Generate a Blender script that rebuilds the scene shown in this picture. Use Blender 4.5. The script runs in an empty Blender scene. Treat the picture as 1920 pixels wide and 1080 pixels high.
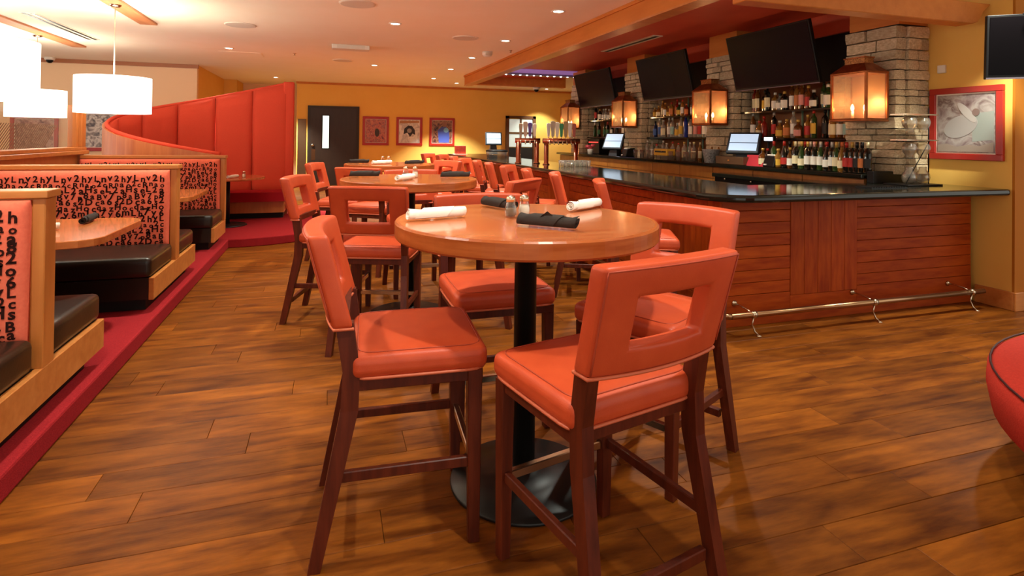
import bpy, bmesh, math, random
from mathutils import Vector, Matrix
random.seed(7)
PI = math.pi
S = bpy.context.scene
C = S.collection

# ------------------------------------------------------------------ camera, world, exposure
YAW, PITCH, ROLL, FPX, PPY = math.radians(17.832), math.radians(0.475), math.radians(0.646), 1068.79, 248.86
fw = Vector((math.sin(YAW)*math.cos(PITCH), math.cos(YAW)*math.cos(PITCH), math.sin(PITCH)))
rt = Vector((math.cos(YAW), -math.sin(YAW), 0)); up = rt.cross(fw)
r2 = rt*math.cos(ROLL)+up*math.sin(ROLL); u2 = up*math.cos(ROLL)-rt*math.sin(ROLL)
cd = bpy.data.cameras.new('camera'); cam = bpy.data.objects.new('camera', cd); C.objects.link(cam)
m3 = Matrix((r2, u2, -fw)).transposed()
cam.matrix_world = Matrix.Translation((0, 0, 1.41)) @ m3.to_4x4()
cd.sensor_width = 36; cd.lens = FPX*36/1920; cd.shift_y = -(540-PPY)/1920; cd.clip_start = 0.05
S.camera = cam
W = bpy.data.worlds.new('world'); S.world = W; W.use_nodes = True
W.node_tree.nodes['Background'].inputs[0].default_value = (1.0, 0.97, 0.86, 1)
W.node_tree.nodes['Background'].inputs[1].default_value = 0.75
S.view_settings.view_transform = 'Standard'; S.view_settings.look = 'None'
S.view_settings.gamma = 1; S.view_settings.use_curve_mapping = False
S.view_settings.exposure = 0.9
S.cycles.transparent_max_bounces = 24
SPOT_W = 128       # watts of one ceiling downlight
WARM = (0.95, 1.0, 0.88)

# ------------------------------------------------------------------ materials
def lin(c):
    if isinstance(c, str):
        c = tuple(int(c[i:i+2], 16)/255 for i in (0, 2, 4))
    return tuple((x/12.92 if x <= .04045 else ((x+.055)/1.055)**2.4) for x in c)
MATS = {}
def mat(name, col, rough=.5, metal=0, spec=.5, noise=None, stretch=(1,1,1), coords='Object', rand=0, island=0, bump=None, col2=None, coat=0, emit=None, estr=0, detail=4, sheen=0):
    if name in MATS: return MATS[name]
    m = bpy.data.materials.new(name); m.use_nodes = True; MATS[name] = m
    nt = m.node_tree; N = nt.nodes; L = nt.links; b = N['Principled BSDF']
    c = lin(col)
    b.inputs['Base Color'].default_value = (*c, 1); b.inputs['Roughness'].default_value = rough
    b.inputs['Metallic'].default_value = metal; b.inputs['Specular IOR Level'].default_value = spec
    b.inputs['Coat Weight'].default_value = coat; b.inputs['Coat Roughness'].default_value = .06
    b.inputs['Sheen Weight'].default_value = sheen
    if emit: b.inputs['Emission Color'].default_value = (*lin(emit), 1); b.inputs['Emission Strength'].default_value = estr
    vec = None
    if noise or bump:
        tc = N.new('ShaderNodeTexCoord')
        mp = N.new('ShaderNodeMapping'); mp.inputs['Scale'].default_value = stretch
        if coords == 'World':
            g = N.new('ShaderNodeNewGeometry'); L.new(g.outputs['Position'], mp.inputs[0])
        else: L.new(tc.outputs[coords], mp.inputs[0])
        if rand:
            oi0 = N.new('ShaderNodeObjectInfo'); mm = N.new('ShaderNodeMath'); mm.operation = 'MULTIPLY'; mm.inputs[1].default_value = 0.75
            L.new(oi0.outputs['Random'], mm.inputs[0]); L.new(mm.outputs[0], mp.inputs['Location'])
        vec = mp.outputs[0]
    src = None
    if noise:
        n = N.new('ShaderNodeTexNoise'); n.inputs['Scale'].default_value = noise; n.inputs['Detail'].default_value = detail; n.inputs['Roughness'].default_value = .6
        L.new(vec, n.inputs['Vector'])
        rp = N.new('ShaderNodeValToRGB'); rp.color_ramp.elements[0].position = .3; rp.color_ramp.elements[1].position = .72
        rp.color_ramp.elements[0].color = (*lin(col2 or col), 1); rp.color_ramp.elements[1].color = (*c, 1)
        L.new(n.outputs['Fac'], rp.inputs[0]); src = rp.outputs[0]
    if rand or island:
        a = rand or island
        if rand: oi = N.new('ShaderNodeObjectInfo')
        else: oi = N.new('ShaderNodeNewGeometry')
        mr = N.new('ShaderNodeMapRange'); mr.inputs['To Min'].default_value = 1-a; mr.inputs['To Max'].default_value = 1+a
        L.new(oi.outputs['Random' if rand else 'Random Per Island'], mr.inputs[0])
        hs = N.new('ShaderNodeHueSaturation'); L.new(mr.outputs[0], hs.inputs['Value'])
        if src: L.new(src, hs.inputs['Color'])
        else: hs.inputs['Color'].default_value = (*c, 1)
        src = hs.outputs[0]
    if src: L.new(src, b.inputs['Base Color'])
    if bump:
        n2 = N.new('ShaderNodeTexNoise'); n2.inputs['Scale'].default_value = bump[0]; n2.inputs['Detail'].default_value = 3
        L.new(vec, n2.inputs['Vector']); bp = N.new('ShaderNodeBump'); bp.inputs['Strength'].default_value = bump[1]; bp.inputs['Distance'].default_value = .004
        L.new(n2.outputs['Fac'], bp.inputs['Height']); L.new(bp.outputs[0], b.inputs['Normal'])
    return m
def glassy(name, col, opac=.12, rough=.02, gl=.25):
    if name in MATS: return MATS[name]
    m = bpy.data.materials.new(name); m.use_nodes = True; MATS[name] = m
    nt = m.node_tree; N = nt.nodes; L = nt.links; N.remove(N['Principled BSDF'])
    out = N['Material Output']; tr = N.new('ShaderNodeBsdfTransparent'); tr.inputs[0].default_value = (*lin(col), 1)
    df = N.new('ShaderNodeBsdfDiffuse'); df.inputs[0].default_value = (*lin(col), 1)
    g = N.new('ShaderNodeBsdfGlossy'); g.inputs['Roughness'].default_value = rough
    m1 = N.new('ShaderNodeMixShader'); m1.inputs[0].default_value = opac; L.new(tr.outputs[0], m1.inputs[1]); L.new(df.outputs[0], m1.inputs[2])
    lw = N.new('ShaderNodeLayerWeight'); lw.inputs[0].default_value = gl
    m2 = N.new('ShaderNodeMixShader'); L.new(lw.outputs['Facing'], m2.inputs[0]); L.new(m1.outputs[0], m2.inputs[1]); L.new(g.outputs[0], m2.inputs[2])
    L.new(m2.outputs[0], out.inputs[0]); return m
def emis(name, col, s):
    if name in MATS: return MATS[name]
    m = bpy.data.materials.new(name); m.use_nodes = True; MATS[name] = m
    b = m.node_tree.nodes['Principled BSDF']; b.inputs['Base Color'].default_value = (*lin(col), 1); b.inputs['Roughness'].default_value = .8
    b.inputs['Emission Color'].default_value = (*lin(col), 1); b.inputs['Emission Strength'].default_value = s; return m

leather = mat('orange_leather', 'c84e28', .42, spec=.36, noise=9, col2='bc4422', bump=(420, .12))
welt = mat('leather_welt', 'cc6440', .5)
seamm = mat('leather_seam', 'ac3e1e', .6)
chairwood = mat('chair_wood', '642612', .36, noise=3, stretch=(12,12,1.2), col2='44160a', spec=.3)
tablewood = mat('table_wood', 'c87848', .14, noise=2.4, stretch=(1.0,10,1), col2='b85c32', spec=.5, coat=.2)
shadedwood = mat('table_wood_shaded', 'b4602e', .3, noise=2.4, stretch=(1.5,1.5,16), col2='964418', spec=.25)  # same wood as the top, with the rim's shade painted into its colour
blackmetal = mat('black_metal', '14110f', .38, spec=.4)
chrome = mat('steel', 'c8b49a', .22, metal=1)
carpet = mat('red_carpet', 'a42628', .95, noise=160, col2='881a20', spec=.1, bump=(300,.5))
fabric = mat('letter_fabric', 'ea7458', .85, noise=60, col2='e06850', spec=.15)
ink = mat('letter_ink', '2c120e', .85, spec=.1)
redfab = mat('red_weave', 'e0543c', .85, noise=140, stretch=(1,1,2.5), col2='d24832', spec=.15, bump=(260,.4))
vinyl = mat('black_vinyl', '241a12', .32, spec=.5, bump=(60,.1))
honey = mat('honey_wood', 'c67c3c', .35, noise=2.2, stretch=(7,7,1), col2='b4682c', spec=.4)
honeyh = mat('honey_wood_flat', 'cc8444', .35, noise=2.2, stretch=(1,9,9), col2='b86c30', spec=.4)
barwood = mat('cherry_board', 'ac4a10', .5, noise=2.5, stretch=(1.2,8,8), col2='862c08', rand=.09, spec=.12)
barwoodv = mat('cherry_board_upright', 'ac4a10', .5, noise=2.5, stretch=(8,8,1.2), col2='862c08', rand=.09, spec=.12)
soffitwood = mat('soffit_wood', 'd4583a', .5, noise=1.4, stretch=(1,1,1), col2='c84a30', spec=.2)
beamwood = mat('beam_wood', 'd0803a', .5, spec=.2, noise=1.8, stretch=(5,.8,5), col2='c0702e')
granite = mat('black_granite', '24221a', .09, noise=220, col2='0a0a08', spec=.4)
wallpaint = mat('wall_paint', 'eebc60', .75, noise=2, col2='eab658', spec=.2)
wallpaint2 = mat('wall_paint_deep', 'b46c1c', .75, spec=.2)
tanpaint = mat('wall_paint_tan', 'f0caa0', .8, spec=.2)
ceilpaint = mat('ceiling_paint', 'fcf0dc', .8, noise=2, col2='faecd4', spec=.2)
stonem = mat('ledge_stone', 'e0cca8', .85, noise=7, col2='b09672', rand=.22, bump=(30,.9), spec=.2)
mortar = mat('stone_mortar', '3c3026', .95)
copper = mat('aged_copper', 'b06a3a', .35, metal=.85, noise=12, col2='7c4020')
blackpl = mat('black_plastic', '0c0a0a', .4, spec=.25)
screenm = mat('dark_screen', '1a1218', .25, spec=.1)
darkdoor = mat('dark_door', '2c1c12', .4, noise=3, stretch=(6,6,1), col2='22140c')
whitecloth = mat('white_linen', 'f4ece0', .85, spec=.1, bump=(90,.15))
blackcloth = mat('charcoal_linen', '3a322e', .85, spec=.1, bump=(90,.2))
redframe = mat('red_frame', 'a82418', .35)
whitepl = mat('white_plastic', 'e6dccc', .5)
palegrille = mat('pale_grille', 'd8cdbc', .7)
glass = glassy('clear_glass', 'f4f0e8', .06, .02, .22)
panecl = glassy('window_glass', 'f8f4ec', .05, .02, .015)
amber = glassy('amber_pane', 'f0dcc0', .10, .12, .15)
lampshade = emis('lampshade_glow', 'fff8ec', 1.5)
downglow = emis('downlight_glow', 'fff0d8', 14)

# ------------------------------------------------------------------ mesh helpers
class MB:
    def __init__(s): s.b = bmesh.new()
    def box(s, x0, x1, y0, y1, z0, z1, M=None):
        vs = [s.b.verts.new(p) for p in ((x0,y0,z0),(x1,y0,z0),(x1,y1,z0),(x0,y1,z0),(x0,y0,z1),(x1,y0,z1),(x1,y1,z1),(x0,y1,z1))]
        for f in ((3,2,1,0),(4,5,6,7),(0,1,5,4),(1,2,6,5),(2,3,7,6),(3,0,4,7)): s.b.faces.new([vs[i] for i in f])
        if M:
            for v in vs: v.co = M @ v.co
        return s
    def hexa(s, bot, top):
        vs = [s.b.verts.new(p) for p in list(bot)+list(top)]; n = len(bot)
        s.b.faces.new(vs[:n][::-1]); s.b.faces.new(vs[n:])
        for i in range(n): s.b.faces.new((vs[i], vs[(i+1)%n], vs[n+(i+1)%n], vs[n+i]))
        return s
    def prism(s, poly, z0, z1): return s.hexa([(x,y,z0) for x,y in poly], [(x,y,z1) for x,y in poly])
    def bar(s, p0, p1, w, h, up=(0,0,1)):
        p0, p1 = Vector(p0), Vector(p1); d = (p1-p0).normalized(); u = Vector(up); sd = d.cross(u)
        if sd.length < 1e-5: sd = Vector((1,0,0))
        sd.normalize(); u = sd.cross(d)
        q = [(-w/2,-h/2),(w/2,-h/2),(w/2,h/2),(-w/2,h/2)]
        return s.hexa([p0+sd*a+u*b for a,b in q], [p1+sd*a+u*b for a,b in q])
    def tube(s, pts, r, n=8, closed=False, cap=True):
        pts = [Vector(p) for p in pts]; k = len(pts); rings = []
        rr = r if isinstance(r, (list,tuple)) else [r]*k
        pu = None
        for i, p in enumerate(pts):
            a = pts[(i-1)%k] if (closed or i>0) else p; c = pts[(i+1)%k] if (closed or i<k-1) else p
            d = (c-a).normalized()
            u = pu if pu else (Vector((0,0,1)) if abs(d.z)<.9 else Vector((1,0,0)))
            sd = d.cross(u); sd.normalize(); u = sd.cross(d); pu = u
            rings.append([s.b.verts.new(p+(sd*math.cos(2*PI*j/n)+u*math.sin(2*PI*j/n))*rr[i]) for j in range(n)])
        for i in range(k if closed else k-1):
            A, B = rings[i], rings[(i+1)%k]
            for j in range(n): s.b.faces.new((A[j], A[(j+1)%n], B[(j+1)%n], B[j]))
        if cap and not closed: s.b.faces.new(rings[0][::-1]); s.b.faces.new(rings[-1])
        return s
    def lathe(s, prof, n=20, c=(0,0,0), capb=True, capt=True):
        rings = []
        for r, z in prof:
            rings.append([s.b.verts.new((c[0]+r*math.cos(2*PI*j/n), c[1]+r*math.sin(2*PI*j/n), c[2]+z)) for j in range(n)])
        for A, B in zip(rings, rings[1:]):
            for j in range(n): s.b.faces.new((A[j], A[(j+1)%n], B[(j+1)%n], B[j]))
        if capb: s.b.faces.new(rings[0][::-1])
        if capt: s.b.faces.new(rings[-1])
        return s
    def grid(s, fn, nu, nv):
        V = [[s.b.verts.new(fn(i/nu, j/nv)) for j in range(nv+1)] for i in range(nu+1)]
        for i in range(nu):
            for j in range(nv): s.b.faces.new((V[i][j], V[i+1][j], V[i+1][j+1], V[i][j+1]))
        return s
    def rbox(s, hx, hy, hz, r, c=(0,0,0), puff=0, mid=3):
        def ax(h):
            o = [-h, -h+.12*r, -h+.5*r, -h+r]; inner = [(-h+r)+(2*h-2*r)*i/(mid+1) for i in range(1, mid+1)]
            return o+inner+[-x for x in o[::-1]]
        A = [ax(hx), ax(hy), ax(hz) if hz > r*1.01 else [-hz,-hz+.12*r,-hz*.45,hz*.45,hz-.12*r,hz]]
        b = s.b; vs = {}
        def V(i,j,k):
            if (i,j,k) not in vs:
                v = Vector((A[0][i],A[1][j],A[2][k])); H = (hx,hy,hz)
                inn = Vector([max(-(H[q]-min(r,H[q])), min(H[q]-min(r,H[q]), v[q])) for q in range(3)])
                d = v-inn
                if d.length > 1e-9: v = inn+d.normalized()*min(r, 1)
                if puff and v.z > 0: v.z += puff*(1-(v.x/hx)**2)*(1-(v.y/hy)**2)
                vs[i,j,k] = b.verts.new(v+Vector(c))
            return vs[i,j,k]
        n = [len(a)-1 for a in A]
        for i in range(n[0]):
            for j in range(n[1]):
                b.faces.new((V(i,j,0),V(i,j+1,0),V(i+1,j+1,0),V(i+1,j,0))); b.faces.new((V(i,j,n[2]),V(i+1,j,n[2]),V(i+1,j+1,n[2]),V(i,j+1,n[2])))
        for i in range(n[0]):
            for k in range(n[2]):
                b.faces.new((V(i,0,k),V(i+1,0,k),V(i+1,0,k+1),V(i,0,k+1))); b.faces.new((V(i,n[1],k),V(i,n[1],k+1),V(i+1,n[1],k+1),V(i+1,n[1],k)))
        for j in range(n[1]):
            for k in range(n[2]):
                b.faces.new((V(0,j,k),V(0,j,k+1),V(0,j+1,k+1),V(0,j+1,k))); b.faces.new((V(n[0],j,k),V(n[0],j+1,k),V(n[0],j+1,k+1),V(n[0],j,k+1)))
        return s
    def bevel(s, off, seg=2, ang=40):
        bmesh.ops.recalc_face_normals(s.b, faces=s.b.faces)
        es = [e for e in s.b.edges if len(e.link_faces) == 2 and e.calc_face_angle(0) > math.radians(ang)]
        bmesh.ops.bevel(s.b, geom=es, offset=off, segments=seg, affect='EDGES', profile=.5); return s
    def warp(s, fn):
        for v in s.b.verts: v.co = fn(v.co)
        return s
    def mesh(s, name, m, smooth=False, recalc=True):
        if recalc: bmesh.ops.recalc_face_normals(s.b, faces=s.b.faces)
        me = bpy.data.meshes.new(name); s.b.to_mesh(me); s.b.free()
        if smooth:
            for p in me.polygons: p.use_smooth = True
        if m: me.materials.append(m)
        return me
    def build(s, name, m, parent=None, smooth=False, loc=None, recalc=True):
        return link(name, s.mesh(name, m, smooth, recalc), parent, loc)
def link(name, me, parent=None, loc=None, rz=0):
    o = bpy.data.objects.new(name, me); C.objects.link(o)
    if parent: o.parent = parent
    if loc: o.location = loc
    if rz: o.rotation_euler[2] = rz
    return o
def tag(o, label, cat=None, group=None, kind=None):
    o['label'] = label
    if cat: o['category'] = cat
    if group: o['group'] = group
    if kind: o['kind'] = kind
    return o
def empty(name, loc, rz=0, label=None, cat=None, group=None):
    o = bpy.data.objects.new(name, None); C.objects.link(o); o.location = loc; o.rotation_euler[2] = rz
    o.empty_display_size = .1
    if label: tag(o, label, cat, group)
    return o
def struct(o, label): o['kind'] = 'structure'; o['label'] = label; return o
KIDS = {}
def copy_tree(o, parent=None):
    c = o.copy(); C.objects.link(c)
    if parent: c.parent = parent
    for ch in list(o.children): copy_tree(ch, c)
    return c
def rot(x, y, a): return (x*math.cos(a)-y*math.sin(a), x*math.sin(a)+y*math.cos(a))
ORD = 'first second third fourth fifth sixth seventh eighth ninth tenth eleventh twelfth thirteenth fourteenth fifteenth sixteenth seventeenth eighteenth nineteenth twentieth twenty-first twenty-second twenty-third twenty-fourth twenty-fifth'.split()

# ------------------------------------------------------------------ room shell
floor = MB().box(-9, 9, -3, 19, -.12, -.012).build('floor', mat('subfloor', '2c180c', .8)); struct(floor, 'brown wood plank floor of the bar room')
plankm = mat('floor_plank', '8c4c12', .42, noise=3.6, stretch=(.8,4.2,1), col2='4a2006', detail=7, coords='World', rand=.22, bump=(26,.12), spec=.14)
plankm2 = mat('floor_plank_far', '8c4c12', .42, noise=3.6, stretch=(.8,4.2,1), col2='4a2006', detail=7, coords='World', island=.22, bump=(26,.12), spec=.14)
PW, PL = .186, 1.22
def plank_geo(mb, x0, x1, y0, y1, g=.0008, c=.0016):
    x0 += g; x1 -= g; y0 += g; y1 -= g
    mb.hexa([(x0,y0,-.012),(x1,y0,-.012),(x1,y1,-.012),(x0,y1,-.012)], [(x0,y0,-c),(x1,y0,-c),(x1,y1,-c),(x0,y1,-c)])
    mb.hexa([(x0,y0,-c),(x1,y0,-c),(x1,y1,-c),(x0,y1,-c)], [(x0+c,y0+c,0),(x1-c,y0+c,0),(x1-c,y1-c,0),(x0+c,y1-c,0)])
full = MB(); plank_geo(full, 0, PL, 0, PW); fullme = full.mesh('plank', plankm)
far = MB()
row = 0; y = -3.0
while y < 18.2:
    off = (row*.437+.13*math.sin(row*3.1)) % PL
    x = -1.3-off
    while x < 8.5:
        inbar = y > 3.75 and x > 2.85
        yc = y+PW/2
        near = 1.0 < yc < 5.6 and x > -2.6 and (x < .55*yc+ (yc*1.15) + .3) and not (y > 3.6 and x > 2.9)
        if near:
            if x < -1.16 and x+PL > -1.15:
                q = MB(); plank_geo(q, -1.17, x+PL, y, y+PW); q.build('plank', plankm, floor)
            elif x >= -1.17: link('plank', fullme, floor, (x, y, 0))
        elif not inbar and x+PL > -1.2:
            plank_geo(far, max(x, -1.17), x+PL, y, y+PW)
        x += PL
    y += PW; row += 1
fo = far.build('plank_field', plankm2, floor); fo['kind'] = 'stuff'

# carpeted booth platform with a round lobe for the curved booth
pts = [(-8.5,-2.5), (-1.16,-2.5), (-1.16,7.78)]
for i in range(0, 26):
    a = -PI/2 + i/25*PI*.95
    pts.append((-1.2+1.54*math.cos(a)*1.0, 9.33+1.54*math.sin(a)))
pts += [(-2.9,11.1), (-8.5,11.1)]
plat = MB().prism(pts, 0, .11).bevel(.012, 2).build('carpet_platform', carpet); struct(plat, 'raised red carpet platform under the booths')

Yf = 16.9
struct(MB().box(-.85, 7.6, Yf, Yf+.15, 0, 2.9).build('wall_back', wallpaint), 'golden yellow back wall with door and framed photos')
struct(MB().box(-.85, -.70, Yf+.15, 18.3, 0, 2.9).build('wall_corridor_side', wallpaint), 'yellow side wall of the back corridor')
struct(MB().box(-4, -.7, 18.3, 18.45, 0, 2.9).build('wall_corridor_end', tanpaint), 'tan end wall of the back corridor')
struct(MB().box(-2.95, -2.4, 17.1, 18.3, 0, 2.9).build('wall_pillar', wallpaint), 'yellow boxed pillar in the back corridor')
struct(MB().box(-9, -2.72, 13.8, 13.95, 0, 2.9).build('wall_left', tanpaint), 'tan left wall behind the pendant lamps')
struct(MB().box(-2.87, -2.72, 13.95, 17.1, 0, 2.9).build('wall_left_return', wallpaint), 'yellow return wall at the corridor mouth')
struct(MB().box(5.5, 5.7, 3.29, 11.6, 0, 2.9).build('wall_right', wallpaint), 'yellow right wall behind the bar shelves')
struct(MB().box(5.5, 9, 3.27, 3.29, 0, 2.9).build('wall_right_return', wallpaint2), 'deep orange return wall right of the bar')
struct(MB().box(7.6, 7.75, 11.6, Yf+.15, 0, 2.9).build('wall_right_far', wallpaint), 'yellow far right side wall past the bar')
struct(MB().box(5.7, 7.6, 11.6, 11.75, 0, 2.9).build('wall_right_step', wallpaint), 'yellow wall step past the last pillar')
struct(MB().box(-9, 9, -3, 18.5, 2.9, 3.05).build('ceiling', ceilpaint), 'peach plaster ceiling with recessed lights')
struct(MB().box(3.28, 5.499, 3.6, 13.2, 2.86, 2.899).build('ceiling_bar_soffit', soffitwood), 'reddish wood soffit above the bar')
b1 = struct(MB().box(3.13, 3.30, 2.4, 13.55, 2.665, 2.899).bevel(.008,1).build('trim_1', beamwood), 'long wood beam edging the bar soffit')
MB().box(3.11, 3.13, 2.4, 13.55, 2.86, 2.899).build('cap_strip', beamwood, b1)
MB().box(3.12, 3.31, 2.4, 13.55, 2.655, 2.675).build('lower_strip', honeyh, b1)
struct(MB().box(3.30, 5.65, 13.2, 13.4, 2.665, 2.899).bevel(.008,1).build('trim_2', beamwood), 'far cross beam closing the bar soffit')
# near cross beam with a scooped tail
prof = [(2.9,2.62),(5.49,2.62),(5.45,2.585),(5.40,2.55),(5.37,2.50),(5.33,2.455),(5.27,2.435),(2.9,2.435)]
mb = MB(); mb.hexa([(x,3.45,z) for x,z in prof], [(x,3.6,z) for x,z in prof])
struct(mb.bevel(.006,1).build('trim_3', beamwood), 'near cross beam with scooped end above the bar')
struct(MB().box(5.42, 5.5, 4.0, 11.7, 2.62, 2.86).build('trim_4', soffitwood), 'wood header board above the bar televisions')
struct(MB().box(-.87, 7.6, Yf-.03, Yf, 2.84, 2.9).build('trim_5', beamwood), 'thin crown strip on the back wall')
struct(MB().box(-9, -2.69, 13.76, 13.8, 2.82, 2.9).build('trim_6', mat('crown_brown','a8663c',.5)), 'brown crown strip on the left wall')
struct(MB().box(5.478, 5.5, 3.27, 3.57, 0, .155).box(5.478, 9, 3.248, 3.27, 0, .155).bevel(.004,1).build('baseboard_right', honeyh), 'wood baseboard on the right wall corner')

# ------------------------------------------------------------------ bar chairs
def make_chair():
    t = empty('bar_chair', (0,0,0))
    hx, hy = .248, .232
    st = MB().rbox(hx, hy, .042, .03, (0,0.005,.642), puff=.016, mid=4).build('seat', leather, t, True)
    loop = []
    for i in range(28):
        a = 2*PI*i/28; ca, sa = math.cos(a), math.sin(a)
        loop.append(((hx-.004)*math.copysign(abs(ca)**.22, ca), .005+(hy-.004)*math.copysign(abs(sa)**.22, sa), .605))
    MB().tube(loop, .0055, 6, closed=True).build('piping', welt, st, True)
    sm = []
    for i in range(36):
        a = 2*PI*i/36; ca, sa = math.cos(a), math.sin(a)
        x_, y_ = (hx-.022)*math.copysign(abs(ca)**.2, ca), (hy-.022)*math.copysign(abs(sa)**.2, sa)
        sm.append((x_, .005+y_, .6835+.016*(1-(x_/hx)**2)*(1-(y_/hy)**2)))
    MB().tube(sm, .0022, 5, closed=True).build('seam', seamm, st, True)
    MB().box(-.234,.234,-.215,.22,.562,.602).bevel(.003,1).build('seat_rail', chairwood, t)
    # back with window
    hw, z0, z1, th = .248, .775, 1.085, .068
    xs = [-hw,-.21,-.172,-.136,-.06,0,.06,.136,.172,.21,hw]; zs = [z0,.815,.852,.925,.997,1.043,1.085]
    mb = MB(); F = {}; 
    def V(i,j,k):
        if (i,j,k) not in F: F[i,j,k] = mb.b.verts.new((xs[i], (-th/2, th/2)[k], zs[j]))
        return F[i,j,k]
    hole = lambda i, j: 3 <= i < 7 and 2 <= j < 4
    ni, nj = len(xs)-1, len(zs)-1
    solid = lambda i, j: 0 <= i < ni and 0 <= j < nj and not hole(i, j)
    for i in range(ni):
        for j in range(nj):
            if not solid(i, j): continue
            mb.b.faces.new((V(i,j,0),V(i+1,j,0),V(i+1,j+1,0),V(i,j+1,0))); mb.b.faces.new((V(i,j,1),V(i,j+1,1),V(i+1,j+1,1),V(i+1,j,1)))
            for (a, b, e0, e1) in ((i-1,j,(i,j),(i,j+1)),(i+1,j,(i+1,j+1),(i+1,j)),(i,j-1,(i+1,j),(i,j)),(i,j+1,(i,j+1),(i+1,j+1))):
                if not solid(a, b): mb.b.faces.new((V(*e0,0),V(*e1,0),V(*e1,1),V(*e0,1)))
    bend = lambda p: Vector((p.x*(1+.03*(p.z-z0)/.3), p.y-.285-(p.z-z0)*.27+.035*(p.x/hw)**2, p.z+.006*(1-(p.x/hw)**2)*(1 if p.z > 1.0 else 0)))
    bk = mb.bevel(.014, 3, 50).warp(bend).build('backrest', leather, t, True)
    pl = [bend(Vector((hw*(-1+2*i/12)*.985, -th/2+.003, z0-.002))) for i in range(13)]
    pf = [bend(Vector((hw*(1-2*i/12)*.985, th/2-.003, z0-.002))) for i in range(13)]
    MB().tube(pl+pf, .0055, 6, closed=True).build('piping', welt, bk, True)
    sl = [bend(Vector((-hw*.97, -th/2-.0005, z0+.01+i*.045))) for i in range(7)]+[bend(Vector((hw*(-.97+1.94*i/12), -th/2-.0005, z1-.012))) for i in range(13)]+[bend(Vector((hw*.97, -th/2-.0005, z1-.015-i*.045))) for i in range(7)]
    MB().tube(sl, .0028, 5).build('seam', seamm, bk, True)
    for s in (-1, 1):
        x = s*.218
        MB().hexa([(x-.019,.175,0),(x+.019,.175,0),(x+.019,.213,0),(x-.019,.213,0)], [(x-.024,.165,.602),(x+.024,.165,.602),(x+.024,.217,.602),(x-.024,.217,.602)]).bevel(.003,1).build('leg', chairwood, t)
        P = [(-.352,-.312,0),(-.258,-.200,.50),(-.252,-.196,.63),(-.277,-.219,.79)]
        mb = MB()
        for (a0,a1,za),(c0,c1,zb) in zip(P, P[1:]):
            xa, xb = x+s*.022*max(0, 1-za/.5), x+s*.022*max(0, 1-zb/.5)
            mb.hexa([(xa-.02,a0,za),(xa+.02,a0,za),(xa+.02,a1,za),(xa-.02,a1,za)], [(xb-.02,c0,zb),(xb+.02,c0,zb),(xb+.02,c1,zb),(xb-.02,c1,zb)])
        bmesh.ops.remove_doubles(mb.b, verts=mb.b.verts, dist=1e-5)
        mb.build('leg', chairwood, t)
        MB().box(x-.011,x+.011,-.27,.19,.262,.297).bevel(.003,1).build('stretcher', chairwood, t)
    MB().box(-.2,.2,-.30,-.275,.15,.185).bevel(.003,1).build('stretcher', chairwood, t)
    MB().box(-.2,.2,-.295,-.265,.762,.80).warp(lambda p: Vector((p.x,p.y+.03*(p.x/.2)**2,p.z))).build('back_rail', chairwood, t)
    fb = MB().box(-.2,.2,.182,.206,.255,.285).bevel(.003,1).build('foot_bar', chrome, t); fb['label'] = 'steel foot bar'
    return t
proto = make_chair(); used = [False]
def chair(x, y, deg, label, group):
    o = proto if not used[0] else copy_tree(proto); used[0] = True
    o.location = (x, y, 0); o.rotation_euler[2] = math.radians(deg); tag(o, label, 'chair', group); return o
G1 = 'orange chairs around the high tables'; G2 = 'orange chairs along the bar'
chair(.832, 1.70, 13, 'orange leather bar chair closest to the camera, its square-holed back turned to us', G1)
chair(.32, 2.18, -93.5, 'orange bar chair in profile at left of the nearest round table', G1)
chair(.815, 2.80, 180, 'orange bar chair tucked in at the far side of nearest table, facing camera', G1)
chair(1.365, 2.225, 118, 'orange bar chair at right of the nearest table, beside the bar corner', G1)
chair(.36, 4.06, -20, 'orange bar chair seen from behind at near side of the middle round table', G1)
chair(.08, 4.71, -107, 'orange bar chair at left of the middle table, closest to the booths', G1)
chair(.78, 5.22, 183, 'orange bar chair at far side of the middle table, only back top showing', G1)
chair(1.22, 4.42, 45, 'orange bar chair at right of the middle table, dark back seen aslant', G1)
chair(.47, 6.24, -33, 'orange bar chair at near side of the farthest round table', G1)
chair(.17, 6.94, -107, 'orange bar chair at left of the farthest table, in front of dark door', G1)
chair(1.25, 7.45, 120, 'orange bar chair at far right side of the farthest round table', G1)
sy = [(2.33,3.88,-116),(2.32,4.78,-114),(2.27,5.44,-112),(2.27,6.14,-122),(2.26,6.85,-108),(2.28,7.55,-110),(2.26,8.3,-120),(2.27,9.1,-112),(2.24,10.0,-122),(2.1,10.75,-125)]
for i, (x, y, d) in enumerate(sy):
    chair(x, y, d, f'{ORD[i]} orange bar chair along the bar front, counted from the near bar corner', G2)

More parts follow.
